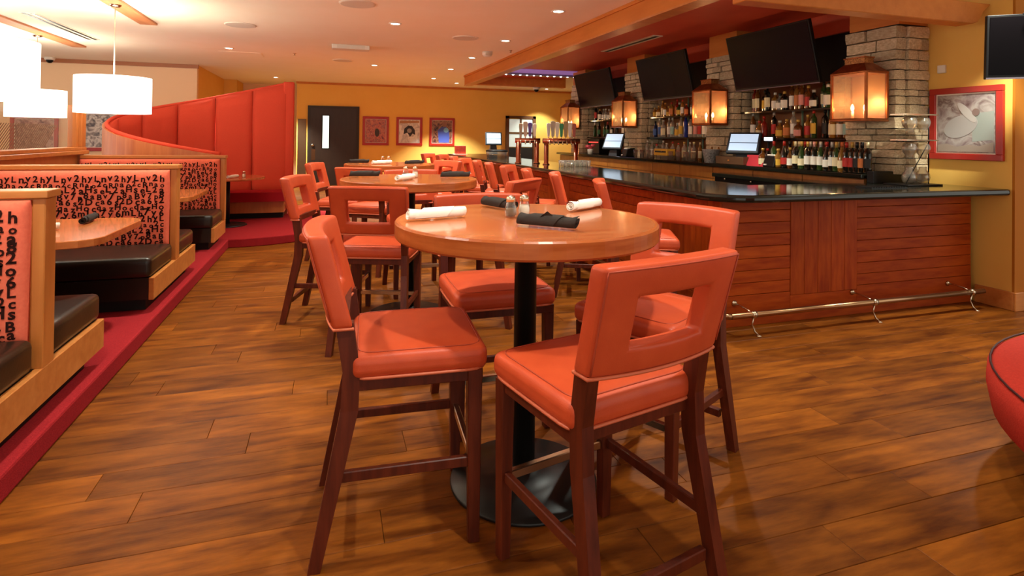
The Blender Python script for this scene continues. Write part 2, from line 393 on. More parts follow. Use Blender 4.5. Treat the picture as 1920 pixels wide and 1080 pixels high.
# ------------------------------------------------------------------ high round tables
def make_table():
    t = empty('high_table', (0,0,0))
    MB().lathe([(.48,1.012),(.527,1.012),(.527,1.0742),(.30,1.0745),(.02,1.0745)], 72).build('tabletop', tablewood, t)
    MB().lathe([(.50,1.008),(.528,1.008),(.535,1.016),(.535,1.068),(.529,1.075),(.522,1.075),(.5,1.07),(.5,1.008)], 72, capb=False, capt=False).build('shaded_edge', shadedwood, t)
    MB().lathe([(.046,.03),(.046,.99),(.10,.998),(.10,1.006)], 24).build('column', blackmetal, t, True)
    MB().lathe([(.295,0),(.302,.006),(.298,.016),(.14,.028),(.07,.04),(.05,.06)], 48).build('base', blackmetal, t, True)
    return t
tb = make_table(); TL = [(.785,2.235),(.62,4.58),(.71,7.02)]
for i, (x, y) in enumerate(TL):
    o = tb if i == 0 else copy_tree(tb); o.location = (x, y, 0)
    tag(o, ('nearest round high table with glossy orange wood top and black pedestal', 'middle round high table of the row, between the other two', 'farthest round high table of the row, near the dark door')[i], 'table', 'round high tables in a row')
TZ = 1.0755
# rolled napkins
def napkin_mesh(name, m, L=.23, r=.023, seed=0, loose=0):
    rnd = random.Random(seed); mb = MB(); n = 44; k = 9; turns = 2.3
    out = []
    for e in range(k+1):
        y = -L/2+L*e/k; ring = []
        rr = r*(1+.05*math.sin(e*1.7+seed)+(.10 if e in (0,k) else 0)*loose)
        for i in range(n+1):
            a = 2*PI*turns*i/n; q = rr*(.30+.70*i/n)
            ring.append(Vector((q*math.cos(a), y+.006*math.sin(a)*loose, rr+q*math.sin(a)*(.93))))
        for i in range(n, -1, -1):
            a = 2*PI*turns*i/n; q = rr*(.30+.70*i/n)-.0022
            ring.append(Vector((q*math.cos(a), y+.006*math.sin(a)*loose, rr+q*math.sin(a)*.93)))
        out.append([mb.b.verts.new(p) for p in ring])
    nn = len(out[0])
    for A, B in zip(out, out[1:]):
        for j in range(nn): mb.b.faces.new((A[j], A[(j+1)%nn], B[(j+1)%nn], B[j]))
    for R, s in ((out[0], 1), (out[-1], -1)):
        for j in range(n): mb.b.faces.new((R[j], R[j+1], R[nn-2-j], R[nn-1-j]))
    # diagonal overlapping flap wrapped on the outside
    def flap(u, v):
        a = -.5+2.4*u; y = -L*.42+L*.55*v+L*.22*u; q = r*1.09+.002
        return Vector((q*math.cos(a), y, r+q*math.sin(a)*.93))
    mb.grid(flap, 10, 3)
    return mb.mesh(name, m, True)
NW = napkin_mesh('rolled_napkin', whitecloth, .25, .023, 1, .5); NB = napkin_mesh('rolled_napkin', blackcloth, .235, .0245, 4, 1)
def napkin(a, b, z, white, label, group='rolled napkins on the high tables'):
    ax, ay = a; bx, by = b
    o = link('rolled_napkin', NW if white else NB, None, ((ax+bx)/2, (ay+by)/2, z), math.atan2(by-ay, bx-ax)-PI/2)
    o['label'] = label; o['category'] = 'napkin'; o['group'] = group; return o
napkin((.285,2.265),(.56,2.335), TZ, True, 'white rolled napkin at the left edge of the nearest round table')
napkin((.745,2.63),(.79,2.51), TZ, False, 'black rolled napkin at the far side of nearest table, behind the pepper shaker')
o = napkin((.70,2.06),(.86,1.90), TZ, False, 'black rolled napkin with a loose corner, at the front of the nearest table')
mb = MB(); mb.grid(lambda u, v: Vector((.012+.014*v*(1-u), -.03+.05*u+.012*v, .044+.02*v*(1-abs(2*u-1)))), 6, 4)
mb.build('loose_corner', blackcloth, o, True)
napkin((1.045,2.38),(1.255,2.515), TZ, True, 'white rolled napkin at the right side of the nearest round table')
napkin((.17,4.80),(.40,4.78), TZ, False, 'black rolled napkin at the left of the middle round table')
napkin((.50,4.30),(.62,4.46), TZ, True, 'white rolled napkin at the front of the middle round table')
napkin((.88,4.62),(1.115,4.60), TZ, False, 'black rolled napkin at the right of the middle round table')
napkin((.24,7.14),(.47,7.16), TZ, False, 'black rolled napkin at the left of the farthest round table')
napkin((.50,6.86),(.71,6.95), TZ, True, 'white rolled napkin at the front of the farthest round table')
napkin((.87,6.84),(1.10,6.92), TZ, False, 'black rolled napkin at the right of the farthest round table')
# shakers
saltm = mat('salt', 'f2ece2', .9, spec=.1); pepm = mat('pepper', '8c6a44', .9, noise=300, col2='5c4028')
capm = mat('shaker_cap', 'd8c8b0', .25, metal=1)
def shaker(kind):
    t = MB().lathe([(.0225,0),(.0245,.006),(.0255,.02),(.0245,.04),(.019,.058),(.0175,.066)], 20, capt=False).build(kind+'_shaker', glass, None, True)
    MB().lathe([(.019,.004),(.022,.01),(.0228,.02),(.0222,.034),(.018,.047 if kind=='salt' else .036)], 16).build('contents', saltm if kind=='salt' else pepm, t, True)
    MB().lathe([(.0195,.063),(.0198,.077),(.0185,.082),(.015,.087),(.006,.090)], 20).build('cap', capm, t, True)
    return t
SA, PE = shaker('salt'), shaker('pepper'); first = {'salt': 1, 'pepper': 1}
def put_shaker(kind, x, y, z, label):
    p = SA if kind == 'salt' else PE
    o = p if first[kind] else copy_tree(p); first[kind] = 0
    o.location = (x, y, z); tag(o, label, 'shaker', 'salt and pepper shakers'); return o
for i, (xp, yp, xs_, ys_) in enumerate(((.735,2.29,.80,2.305),(.60,4.67,.675,4.66),(.63,7.08,.70,7.07))):
    n = ('nearest','middle','farthest')[i]
    put_shaker('pepper', xp, yp, TZ, f'glass pepper shaker with metal cap on the {n} round table')
    put_shaker('salt', xs_, ys_, TZ, f'glass salt shaker with metal cap on the {n} round table')

# ------------------------------------------------------------------ booths
GLY = {}
def glyph(ch):
    if ch in GLY: return GLY[ch]
    cu = bpy.data.curves.new('g', 'FONT'); cu.body = ch; cu.size = 1; cu.resolution_u = 2; cu.fill_mode = 'FRONT'; cu.offset = .03
    o = bpy.data.objects.new('g', cu); C.objects.link(o); dg = bpy.context.evaluated_depsgraph_get()
    me = bpy.data.meshes.new_from_object(o.evaluated_get(dg))
    vs = [(v.co.x, v.co.y) for v in me.vertices]; fs = [tuple(p.vertices) for p in me.polygons]
    bpy.data.objects.remove(o); bpy.data.curves.remove(cu); bpy.data.meshes.remove(me)
    x0 = min(v[0] for v in vs); x1 = max(v[0] for v in vs); GLY[ch] = ([(x-x0, y) for x, y in vs], fs, x1-x0); return GLY[ch]
ROWS = [('hyLnv2', .070), ('o2cRna', .058), ('eL2aHs', .072), ('p8aBv7', .064), ('s2Dca6', .070), ('cqazHo', .064), ('h7y6mL', .072)]
def letters(w, h):
    """flat printed letters filling a w x h field, returned as (verts2d, faces)"""
    V, F = [], []; y = h-.022; r = 0
    while True:
        txt, sz = ROWS[r % len(ROWS)]; y -= .047
        if y < .01: break
        x = .012; i = r*2; rowl = []
        while True:
            vs, fs, gw = glyph(txt[i % len(txt)])
            k = sz*(.92+.16*((i*3) % 4)/3)
            if x+gw*k > w-.012: break
            rowl.append((x, k, vs, fs, .006*((i*5) % 3-1), gw*k))
            x += gw*k+.006+.005*(i % 3); i += 1
        slack = (w-.012)-(rowl[-1][0]+rowl[-1][5]); nl = max(1, len(rowl)-1)
        for j, (xx, k, vs, fs, dy, gwk) in enumerate(rowl):
            b = len(V); xx += slack*j/nl
            V += [(xx+px*k, y+dy+py*k) for px, py in vs]; F += [tuple(b+q for q in f) for f in fs]
        r += 1
    return V, F
def letter_print(parent, x0, x1, z0, z1, yfn, sgn):
    V, F = letters(x1-x0, z1-z0)
    if sgn < 0: P = [(x0+u, yfn(x0+u, z0+v), z0+v) for u, v in V]
    else: P = [(x1-u, yfn(x1-u, z0+v), z0+v) for u, v in V]
    me = bpy.data.meshes.new('letter_print'); me.from_pydata(P, [], F); me.materials.append(ink)
    o = link('letter_print', me, parent); o['label'] = 'dark printed letters and digits'; return o
def pad(parent, x0, x1, z0, z1, y, sgn, th=.055):
    """upholstered back pad on side sgn of plane y, softly pillowed"""
    def dep(x, z):
        u = max(0, min(1, (x-x0)/(x1-x0))); v = max(0, min(1, (z-z0)/(z1-z0)))
        e = lambda t, w: min(1, max(0, min(t, 1-t)*w)); f = lambda q: math.sqrt(max(0, 1-(1-q)**2))
        return th*(.35+.65*f(e(u, (x1-x0)/.06))*f(e(v, (z1-z0)/.06)))
    xs = [x0, x0+.008, x0+.02, x0+.04, x0+.06]+[x0+.06+(x1-x0-.12)*i/6 for i in range(1, 6)]+[x1-.06, x1-.04, x1-.02, x1-.008, x1]
    zs = [z0, z0+.008, z0+.02, z0+.04, z0+.06, (z0+z1)/2, z1-.06, z1-.04, z1-.02, z1-.008, z1]
    mb = MB(); V = [[mb.b.verts.new((x, y+sgn*dep(x, z), z)) for z in zs] for x in xs]
    for i in range(len(xs)-1):
        for j in range(len(zs)-1): mb.b.faces.new((V[i][j], V[i+1][j], V[i+1][j+1], V[i][j+1]))
    B = [[mb.b.verts.new((x, y, z)) for z in (z0, z1)] for x in (x0, x1)]
    mb.b.faces.new((B[0][0], B[1][0], B[1][1], B[0][1]))
    nx, nz = len(xs)-1, len(zs)-1
    mb.b.faces.new([B[0][0], B[0][1]]+[V[0][j] for j in range(nz, -1, -1)]); mb.b.faces.new([B[1][0]]+[V[nx][j] for j in range(nz+1)]+[B[1][1]])
    mb.b.faces.new([B[0][0]]+[V[i][0] for i in range(nx+1)]+[B[1][0]]); mb.b.faces.new([B[0][1], B[1][1]]+[V[i][nz] for i in range(nx, -1, -1)])
    o = mb.build('back_pad', fabric, parent, True)
    letter_print(o, x0+.018, x1-.018, z0+.02, z1-.018, lambda x, z: y+sgn*(dep(x, z)+.003), sgn)
    return o
BX0, BX1, PZ = -2.70, -1.2, .11
def booth(y, sides, label):
    t = empty('booth_bench', (0, y, 0), 0, label, 'booth', 'letter print booths on the carpet platform')
    hw = .05
    MB().box(BX0, BX1-.05, -hw, hw, .36, 1.115).build('back_core', honey, t)
    MB().box(BX1-.05, BX1, -hw-.005, hw+.005, .355, 1.115).bevel(.004,1).build('end_post', honey, t)
    MB().box(BX0, BX1+.012, -hw-.02, hw+.02, 1.115, 1.15).bevel(.005,2).build('top_rail', honeyh, t)
    d = {(-1,): (-.7, .06), (1,): (-.06, .7), (-1,1): (-.7, .7)}[sides]
    MB().box(BX0, BX1-.035, d[0]+.025, d[1]-.025, .2, .355).build('bench_box', vinyl, t)
    MB().box(BX1-.035, BX1, d[0]+.02, d[1]-.02, .195, .357).bevel(.004,1).build('end_board', honeyh, t)
    MB().box(BX0, BX1-.07, d[0]+.09, d[1]-.09, PZ, .2).build('toe_kick', mat('toe_kick_black','0a0806',.7), t)
    for s in sides:
        pad(t, BX0, BX1-.052, .47, 1.108, s*hw, s)
        MB().rbox((BX1-.02-BX0)/2, .305, .075, .035, ((BX0+BX1-.02)/2, s*(.385), .43), puff=.012).build('seat', vinyl, t, True)
        MB().box(BX0, BX1-.06, s*.06, s*.6, .32, .36).build('seat_board', vinyl, t)
    if sides == (-1,): MB().box(BX0, BX1-.01, .05, .06, .2, 1.11).build('rear_panel', honey, t)
    return t
booth(3.12, (-1,1), 'nearest letter print booth bench at the left frame edge, seats on both sides')
booth(5.45, (-1,1), 'middle letter print booth bench, wide patterned back facing us behind the near table')
booth(7.77, (-1,), 'farthest letter print booth bench, in front of the curved wood shell')
# booth tables
def booth_table(y, label):
    t = empty('booth_table', (0, y, 0), 0, label, 'table', 'booth tables')
    ch = [(-2.68,-.5),(-1.43,-.5),(-1.34,-.475),(-1.28,-.42),(-1.25,-.34)]
    poly = ch+[(-1.25,.34),(-1.28,.42),(-1.34,.475),(-1.43,.5),(-2.68,.5)]
    MB().prism(poly, .755, .80).bevel(.004,1).build('tabletop', mat('booth_table_wood','c8783e',.22,noise=2.2,stretch=(1,9,9),col2='b06030',coat=.3), t)
    MB().box(-1.78,-1.68,-.05,.05,PZ+.02,.755).bevel(.006,1).build('column', blackmetal, t)
    MB().box(-1.95,-1.51,-.28,.28,PZ,PZ+.025).bevel(.008,1).build('base', blackmetal, t)
    return t
booth_table(4.29, 'wood booth table with clipped corners in the nearest booth')
booth_table(6.62, 'wood booth table with clipped corners in the second booth, mostly hidden')
napkin((-1.545,4.46),(-1.555,4.70), .80, False, 'black rolled napkin on the nearest booth table', 'rolled napkins on booth tables')
napkin((-1.82,4.15),(-1.60,4.28), .80, True, 'white rolled napkin on the nearest booth table, half hidden by booth post', 'rolled napkins on booth tables')

# curved booth with rising channel back
def cpath(s):
    L1, R = .45, 1.05; L2 = PI*R; L3 = 1.12
    if s < L1: return Vector((-1.3-s, 7.98, 0)), Vector((-1, 0, 0))
    if s < L1+L2:
        a = -PI/2-(s-L1)/R; c = Vector((-1.75, 7.98+R, 0))
        return c+Vector((R*math.cos(a), R*math.sin(a), 0)), Vector((math.sin(a), -math.cos(a), 0))
    d = s-L1-L2; return Vector((-1.75+d, 7.98+2*R, 0)), Vector((1, 0, 0))
CL = .45+PI*1.05+1.12
ctop = lambda s: 1.16+1.10*(s/CL)**1.1
def inn(s):
    p, t = cpath(s); return p, Vector((t.y, -t.x, 0))    # inward normal (towards the booth centre)
cb = empty('curved_booth', (-1.75, 9.03, .11), 0, 'tall curved red channel-back booth with wood shell, rising to the right', 'booth')
org = Vector((-1.75, 9.03, .11))
def shell(name, o0, o1, z0f, z1f, m, s0=0, s1=CL, n=60, smooth=False, bulge=0, nz=1):
    mb = MB(); R = []
    for i in range(n+1):
        s = s0+(s1-s0)*i/n; p, nn = inn(s); w = i/n
        bo = bulge*math.sqrt(max(0, 1-(2*w-1)**2))
        ring = [p+nn*o0+Vector((0,0,z0f(s)))]
        for k in range(nz+1):
            v = k/nz; bb = bo*(math.sqrt(max(0, 1-max(0, (v-.86)/.14)**2))) if bulge else 0
            ring.append(p+nn*(o1+bb)+Vector((0,0,z0f(s)+(z1f(s)-z0f(s))*v)))
        ring.append(p+nn*o0+Vector((0,0,z1f(s))))
        R.append([mb.b.verts.new(q-org) for q in ring])
    k = len(R[0])
    for A, B in zip(R, R[1:]):
        for j in range(k): mb.b.faces.new((A[j], B[j], B[(j+1)%k], A[(j+1)%k]))
    mb.b.faces.new(R[0]); mb.b.faces.new(R[-1][::-1])
    return mb.build(name, m, cb, smooth)
veneer = mat('shell_veneer', 'cc7a44', .4, noise=2, stretch=(9,9,.8), col2='b05c30')
shell('wood_shell', -.06, 0, lambda s: .11, lambda s: ctop(s)-.015, veneer)
NCH = 9
for i in range(NCH):
    a, b = CL*i/NCH+.004, CL*(i+1)/NCH-.004
    shell('channel', -.0, .05, lambda s: .42, lambda s: ctop(s)-.012, redfab, a, b, 10, True, .05, 8)
rim = [inn(CL*i/70)[0]+inn(CL*i/70)[1]*(-.01)+Vector((0,0,ctop(CL*i/70)))-org for i in range(71)]
MB().tube(rim, .026, 8).build('top_roll', redfab, cb, True)
ep, en = inn(CL); e0 = ep-org
mb = MB(); mb.bar(e0+en*.02+Vector((0,0,.2)), e0+en*.02+Vector((0,0,ctop(CL)+.02)), .10, .17, up=(1,0,0)); mb.bevel(.02,2).build('end_roll', redfab, cb, True)
shell('seat', .08, .58, lambda s: .38, lambda s: .52, mat('red_seat','a81c28',.8,spec=.15), .25, CL, 50)
shell('seat_base', .08, .50, lambda s: .2, lambda s: .38, honey, .25, CL-.02, 50)
shell('toe_kick', .08, .42, lambda s: .11, lambda s: .2, mat('toe_kick_black','0a0806',.7), .25, CL-.04, 50)
t = empty('booth_table', (-1.38, 9.0, 0), 0, 'round wood table inside the curved red booth', 'table', 'booth tables')
MB().lathe([(.47,.765),(.505,.77),(.51,.785),(.505,.80),(.01,.80)], 48).build('tabletop', tablewood, t)
MB().lathe([(.05,.13),(.05,.765)], 16).build('column', blackmetal, t, True); MB().lathe([(.28,.11),(.27,.125),(.06,.14)], 24).build('base', blackmetal, t, True)
put_shaker('salt', -1.14, 8.9, .8005, 'glass salt shaker on the round table inside the curved booth')
napkin((-1.3,8.62),(-1.22,8.82), .80, True, 'white rolled napkin on the round table in the curved booth', 'rolled napkins on booth tables')

# partition with etched glass behind the booths
pt = struct(MB().box(-2.83, -2.73, -1, 7.9, .11, 1.16).build('wall_partition', honey), 'wood half wall with etched glass behind the booths')
MB().box(-2.88, -2.68, -1, 7.92, 1.16, 1.205).bevel(.006,1).build('sill', honeyh, pt)
MB().box(-2.85, -2.70, -1, 7.9, 1.205, 1.245).bevel(.005,1).build('lower_rail', honeyh, pt)
MB().box(-2.85, -2.71, 7.78, 7.9, 1.245, 1.72).bevel(.005,1).build('post', honey, pt)
MB().box(-2.83, -2.74, 7.72, 7.78, 1.245, 1.72).bevel(.005,1).build('stop_bead', honey, pt)
MB().box(-2.786, -2.776, 2.5, 7.74, 1.245, 1.71).build('glass_pane', panecl, pt)
mb = MB(); y = 5.0
while y < 7.05:
    y1 = y+.30; z0, z1 = 1.25, 1.49
    mb.bar((-2.774, y, z0), (-2.774, min(y1, 7.7), z0+(z1-z0)*(min(y1,7.7)-y)/.30), .0008, .009, up=(1,0,0)); y += .042
mb.build('etched_lines', mat('etched_line','744a2c',.6), pt)['kind'] = 'stuff'

# ------------------------------------------------------------------ pendants and ceiling fittings
def pendant(x, y, label, R=.37, zt=2.045, zb=1.635):
    t = empty('pendant_lamp', (x, y, 2.9), 0, label, 'lamp', 'white drum pendant lamps')
    z = lambda q: q-2.9
    MB().lathe([(R,z(zb)),(R,z(zt)),(R-.008,z(zt)),(R-.008,z(zb))], 48, capb=False, capt=False).build('shade', lampshade, t, True)
    MB().lathe([(R-.01,z(zb)+.012),(.01,z(zb)+.008)], 40, capb=False, capt=False).build('diffuser', lampshade, t, True)
    MB().lathe([(.006,z(zt)-.05),(.006,-.02)], 8).build('stem', mat('pale_metal','d8cbb8',.4,metal=.6), t, True)
    MB().lathe([(.065,-.024),(.065,-.03),(.05,-.05),(.01,-.055)], 24).build('canopy', chrome, t, True)
    for a in (0, 2*PI/3, 4*PI/3): MB().bar((0,0,z(zt)-.05), (R*math.cos(a)*.98, R*math.sin(a)*.98, z(zt)-.05), .006, .006).build('spider_arm', chrome, t)
    ld = bpy.data.lights.new('pendant_bulb', 'POINT'); ld.energy = 22; ld.color = WARM; ld.shadow_soft_size = .12
    lo = bpy.data.objects.new('pendant_bulb', ld); C.objects.link(lo); lo.parent = t; lo.location = (0,0,z(zt)+.06)
pendant(-2.34, 7.58, 'white drum pendant lamp hanging in front of the curved booth')
pendant(-4.21, 10.4, 'white drum pendant lamp farthest back, behind the glass partition')
pendant(-4.21, 7.6, 'unseen white drum pendant lamp added left of the partition to brighten the ceiling')  # added out of view as extra uplight for the ceiling
pendant(-2.34, 2.1, 'unseen white drum pendant lamp added above the nearest booth bench as ceiling uplight')  # also added out of view, throws more light on the ceiling
pendant(-2.34, 4.85, 'largest white drum pendant lamp, cut by the left frame edge')
stripm = mat('ceiling_plank', 'd08a5c', .5, noise=2.2, stretch=(8,1,1), col2='bc7448')
for x, y0, y1, lab in ((-2.33, 6.3, 8.82, 'wood ceiling plank holding the pendant by the curved booth'), (-4.1, 8.4, 11.6, 'wood ceiling plank holding the farthest pendant lamp'), (-2.33, 3.6, 6.1, 'wood ceiling plank holding the nearest pendant lamp')):
    tag(MB().box(x-.105, x+.105, y0, y1, 2.872, 2.9).bevel(.004,1).build('ceiling_plank', stripm), lab, 'ceiling plank', 'pendant ceiling planks')
def downlight(x, y, label, power=1.0, z=2.9):
    t = empty('downlight', (x, y, z), 0, label, 'light', 'recessed ceiling downlights')
    MB().lathe([(.085,0),(.085,-.006),(.062,-.010),(.058,-.002)], 24, capb=False, capt=False).build('trim_ring', whitepl, t, True)
    MB().lathe([(.058,-.003),(.005,-.003)], 20, capb=False, capt=False).build('lens', downglow, t)
    ld = bpy.data.lights.new('downlight_beam', 'SPOT'); ld.energy = SPOT_W*power; ld.color = WARM; ld.spot_size = math.radians(96); ld.spot_blend = .45; ld.shadow_soft_size = .05
    lo = bpy.data.objects.new('downlight_beam', ld); C.objects.link(lo); lo.parent = t; lo.location = (0,0,-.02)
DL = [(2.55,6.2,'by the beam, nearest of the long row'),(2.57,8.37,'by the beam, second of the long row'),(2.54,10.4,'by the beam, third of the long row'),(2.54,12.35,'by the beam, fourth of the long row'),(2.54,14.5,'by the beam, fifth of the long row'),
      (.82,7.64,'above the farthest high table'),(-1.66,10.87,'above the curved booth'),(-1.32,15.9,'near the corridor at the back'),(3.36,15.5,'beside the far end of the beam'),(6.3,16.2,'by the window past the bar'),(.9,12.3,'between the farthest table and the back wall'),
      (2.55,4.05,'above the near bar corner'),(2.55,1.9,'above the open floor right of the nearest table'),(.82,5.5,'above the middle high table'),(.82,3.3,'above the nearest high table'),(.82,1.1,'above the camera'),(-1.0,2.2,'above the near booth aisle'),(-.9,5.2,'above the middle booth aisle'),(4.9,2.85,'added above the right bar corner to brighten the wall')]  # the last entry is an added lamp that brightens the right wall
for x, y, l in DL: downlight(x, y, 'small round recessed downlight '+l, 1.2 if x > 5 else 4.6 if y > 11 else 3.0 if (y > 10 and x < 0) else 1.6 if y > 7 else 1.5 if x > 4 else 0.35 if (x > 2 and y < 3) else .85 if (x < 1 and 3 < y < 4) else .7 if y < 2.5 else 1.0)
for x, y, l in ((.29,6.65,'largest, at the top edge of the picture'),(-1.16,8.5,'above the curved booth'),(1.94,8.37,'beside the downlight row'),(.25,11.76,'farthest back, beyond the white box')):
    t = tag(MB().lathe([(.20,0),(.20,-.006),(.185,-.012)], 36, (0,0,0), True, False).build('ceiling_speaker', whitepl, None, False, (x, y, 2.9)), 'round white ceiling speaker, '+l, 'speaker', 'round ceiling speakers')
    MB().lathe([(.185,-.012),(.02,-.014)], 36, capb=False).build('grille', palegrille, t)
t = empty('ceiling_box', (.33, 9.82, 2.9), 0, 'white rectangular ceiling box with pale lens', 'ceiling box')
MB().box(-.3,.3,-.12,.12,-.07,0).bevel(.008,1).build('housing', whitepl, t); MB().box(-.22,.22,-.125,-.118,-.06,-.012).build('lens', palegrille, t)
def dome(x, y, lab):
    t = empty('dome_camera', (x, y, 2.9), 0, lab, 'camera', 'white dome cameras')
    MB().lathe([(.085,0),(.09,-.03),(.08,-.06)], 24).build('housing', whitepl, t, True); MB().lathe([(.06,-.055),(.055,-.09),(.03,-.115),(.005,-.12)], 20).build('lens_dome', blackpl, t, True)
dome(-5.28, 13.55, 'white dome camera at the top of the left wall')
t = empty('strobe_alarm', (2.62, 9.6, 2.9), 0, 'white round strobe alarm on the ceiling beside the beam', 'alarm')
MB().lathe([(.09,0),(.092,-.04),(.075,-.075),(.03,-.09)], 20).build('housing', whitepl, t, True); MB().box(-.05,.05,-.095,-.06,-.07,-.02).bevel(.008,1).build('strobe_lens', glass, t)
t = empty('slot_diffuser', (-3.6, 9.66, 2.9), 0, 'black double slot air diffuser in the ceiling by the pendants', 'vent')
MB().box(-.09,.09,-1.05,1.05,-.006,0).build('frame', ceilpaint, t)
for s in (-.045,.045): MB().box(s-.02, s+.02, -1.04, 1.04, -.009, -.004).build('slot', blackpl, t)
t = empty('slot_diffuser', (4.36, 7.75, 2.86), 0, 'pale slot air diffuser in the bar soffit', 'vent')
MB().box(-.08,.08,-.8,.8,-.012,0).build('frame', palegrille, t); MB().box(-.03,.03,-.78,.78,-.014,-.011).build('slot', blackpl, t)
tag(MB().box(-1.9,-1.2,11.3,11.9,2.894,2.9).bevel(.002,1).build('access_panel', ceilpaint), 'flat square access panel in the ceiling by the curved booth', 'panel')
for x, y, l in ((-.61,11.1,'before the back wall'),(2.95,9.3,'beside the bar beam')):
    tag(MB().lathe([(.03,0),(.03,-.008),(.012,-.012),(.012,-.035),(.022,-.037)], 12).build('sprinkler', chrome, None, True, (x, y, 2.9)), 'tiny sprinkler head in the ceiling '+l, 'sprinkler', 'ceiling sprinklers')
dome(4.9, 13.3, 'small dark dome camera under the far cross beam'); bpy.data.objects['dome_camera.001'].location.z = 2.664
downlight(3.62, 5.3, 'small downlight added behind the soffit beam to brighten the near back bar', 1.0, 2.86)  # added lamp, hidden by the long beam, lights the near back bar
downlight(3.62, 9.4, 'small downlight added behind the soffit beam to brighten the far back bar', 1.0, 2.86)  # second added lamp behind the beam, lights the far back bar
# LED strip in the soffit
t = empty('led_strip', (4.55, 12.1, 2.859), 0, 'purple-lit strip of small white lights in the far bar soffit', 'light')
MB().box(-.9,.9,-.10,.10,-.05,0).build('housing', mat('strip_steel','8c8494',.4,metal=.6), t)
MB().box(-.9,.9,-.75,-.11,-.012,0).build('lit_panel', emis('purple_panel','8a64a0',.35), t)
for i in range(11): MB().lathe([(.022,-.05),(.018,-.058),(.004,-.060)], 10, (-.82+i*.164,-.03,0)).build('led', emis('led_white','e8f0ff',12), t)

# ------------------------------------------------------------------ back wall: door, window, framed photos
d = MB().box(-.56,.83,Yf-.05,Yf+.001,0,2.24).build('door_1', mat('door_frame','1e120a',.5)); struct(d, 'dark brown door with a narrow bright glass slit')
MB().box(-.48,.75,Yf-.058,Yf-.045,.01,2.17).build('door_leaf', darkdoor, d)
MB().box(-.19,.04,Yf-.064,Yf-.05,1.02,1.99).build('slit_frame', mat('slit_frame','140c08',.5), d)
MB().box(-.16,.005,Yf-.068,Yf-.06,1.05,1.96).build('slit_pane', emis('lit_slit','e8fff4',.9), d)
MB().lathe([(.035,0),(.04,.03),(.02,.05)], 14).warp(lambda p: Vector((-.42+p.x, Yf-.058-p.z, 1.13+p.y))).build('knob', chrome, d, True)
MB().box(-.45,-.35,Yf-.062,Yf-.055,.72,1.02).build('push_plate', mat('bronze_plate','5a3c26',.35,metal=.7), d)
tag(MB().box(-.82,-.60,Yf-.02,Yf+.001,0,1.86).bevel(.003,1).build('kick_panel', mat('brushed_steel','6c5640',.35,metal=.8)), 'brushed steel wall panel left of the dark door', 'panel')
w = MB().box(5.22,5.32,Yf-.08,Yf+.001,.3,2.08).box(6.1,6.2,Yf-.08,Yf+.001,.3,2.08).box(5.22,6.2,Yf-.08,Yf+.001,2.0,2.08).box(5.68,5.73,Yf-.07,Yf+.001,1.1,2.0).box(5.3,6.1,Yf-.07,Yf+.001,1.53,1.57).build('window_1', mat('window_frame','5a3418',.5)); struct(w, 'brown framed four pane window in the back wall')
MB().box(5.3,6.1,Yf-.06,Yf-.01,.3,1.1).build('lower_panel', mat('window_dark','2c2a2a',.4), w)
for i, (x0, x1) in enumerate(((5.33,5.675),(5.735,6.09))):
    for z0, z1 in ((1.12,1.52),(1.58,1.98)): MB().box(x0,x1,Yf-.05,Yf-.04,z0,z1).build('pane', emis('dusk_pane','bcc4bc',.35), w)
def picmat(name, cols, scale, seed):
    m = bpy.data.materials.new(name); m.use_nodes = True; nt = m.node_tree; N = nt.nodes; L = nt.links; b = N['Principled BSDF']; b.inputs['Roughness'].default_value = .25
    tc = N.new('ShaderNodeTexCoord'); mp = N.new('ShaderNodeMapping'); mp.inputs['Location'].default_value = (seed, seed*2, seed); L.new(tc.outputs['Object'], mp.inputs[0])
    n = N.new('ShaderNodeTexNoise'); n.inputs['Scale'].default_value = scale; n.inputs['Detail'].default_value = 5; n.inputs['Distortion'].default_value = 1.2; L.new(mp.outputs[0], n.inputs['Vector'])
    r = N.new('ShaderNodeValToRGB'); e = r.color_ramp.elements
    e[0].position = .3; e[0].color = (*lin(cols[0]),1); e[1].position = .7; e[1].color = (*lin(cols[-1]),1)
    for i, c in enumerate(cols[1:-1]): q = e.new(.3+.4*(i+1)/(len(cols)-1)); q.color = (*lin(c),1)
    L.new(n.outputs['Fac'], r.inputs[0]); L.new(r.outputs[0], b.inputs['Base Color']); return m
def blob(parent, name, m, pts, y):
    mb = MB(); mb.hexa([(x,y,z) for x,z in pts], [(x,y-.0015,z) for x,z in pts]); return mb.build(name, m, parent)
def picture(cx, cz, w, h, loc, rz, label, pm, fr=.07, shapes=()):
    t = empty('framed_photo', loc, rz, label, 'picture', 'red framed photos on the walls')
    a, b = w/2, h/2
    mb = MB()
    for x0,x1,z0,z1 in ((-a,a,b-fr,b),(-a,a,-b,-b+fr),(-a,-a+fr,-b+fr,b-fr),(a-fr,a,-b+fr,b-fr)): mb.box(x0,x1,-.035,0,z0,z1)
    mb.bevel(.004,1).build('frame', redframe, t)
    MB().box(-a+fr,a-fr,-.016,-.002,-b+fr,b-fr).build('mat_border', whitepl, t)
    p = MB().box(-a+fr+.012,a-fr-.012,-.019,-.015,-b+fr+.012,b-fr-.012).build('photo_print', pm, t)
    for i, (nm, m, pts) in enumerate(shapes): blob(p, nm, m, [(x*a, z*b) for x, z in pts], -.0192-.0012*i)
    return t
def circ(cx, cz, rx, rz, n=16): return [(cx+rx*math.cos(2*PI*i/n), cz+rz*math.sin(2*PI*i/n)) for i in range(n)]
flat = lambda n, c: mat(n, c, .4)
Yp = Yf-.001
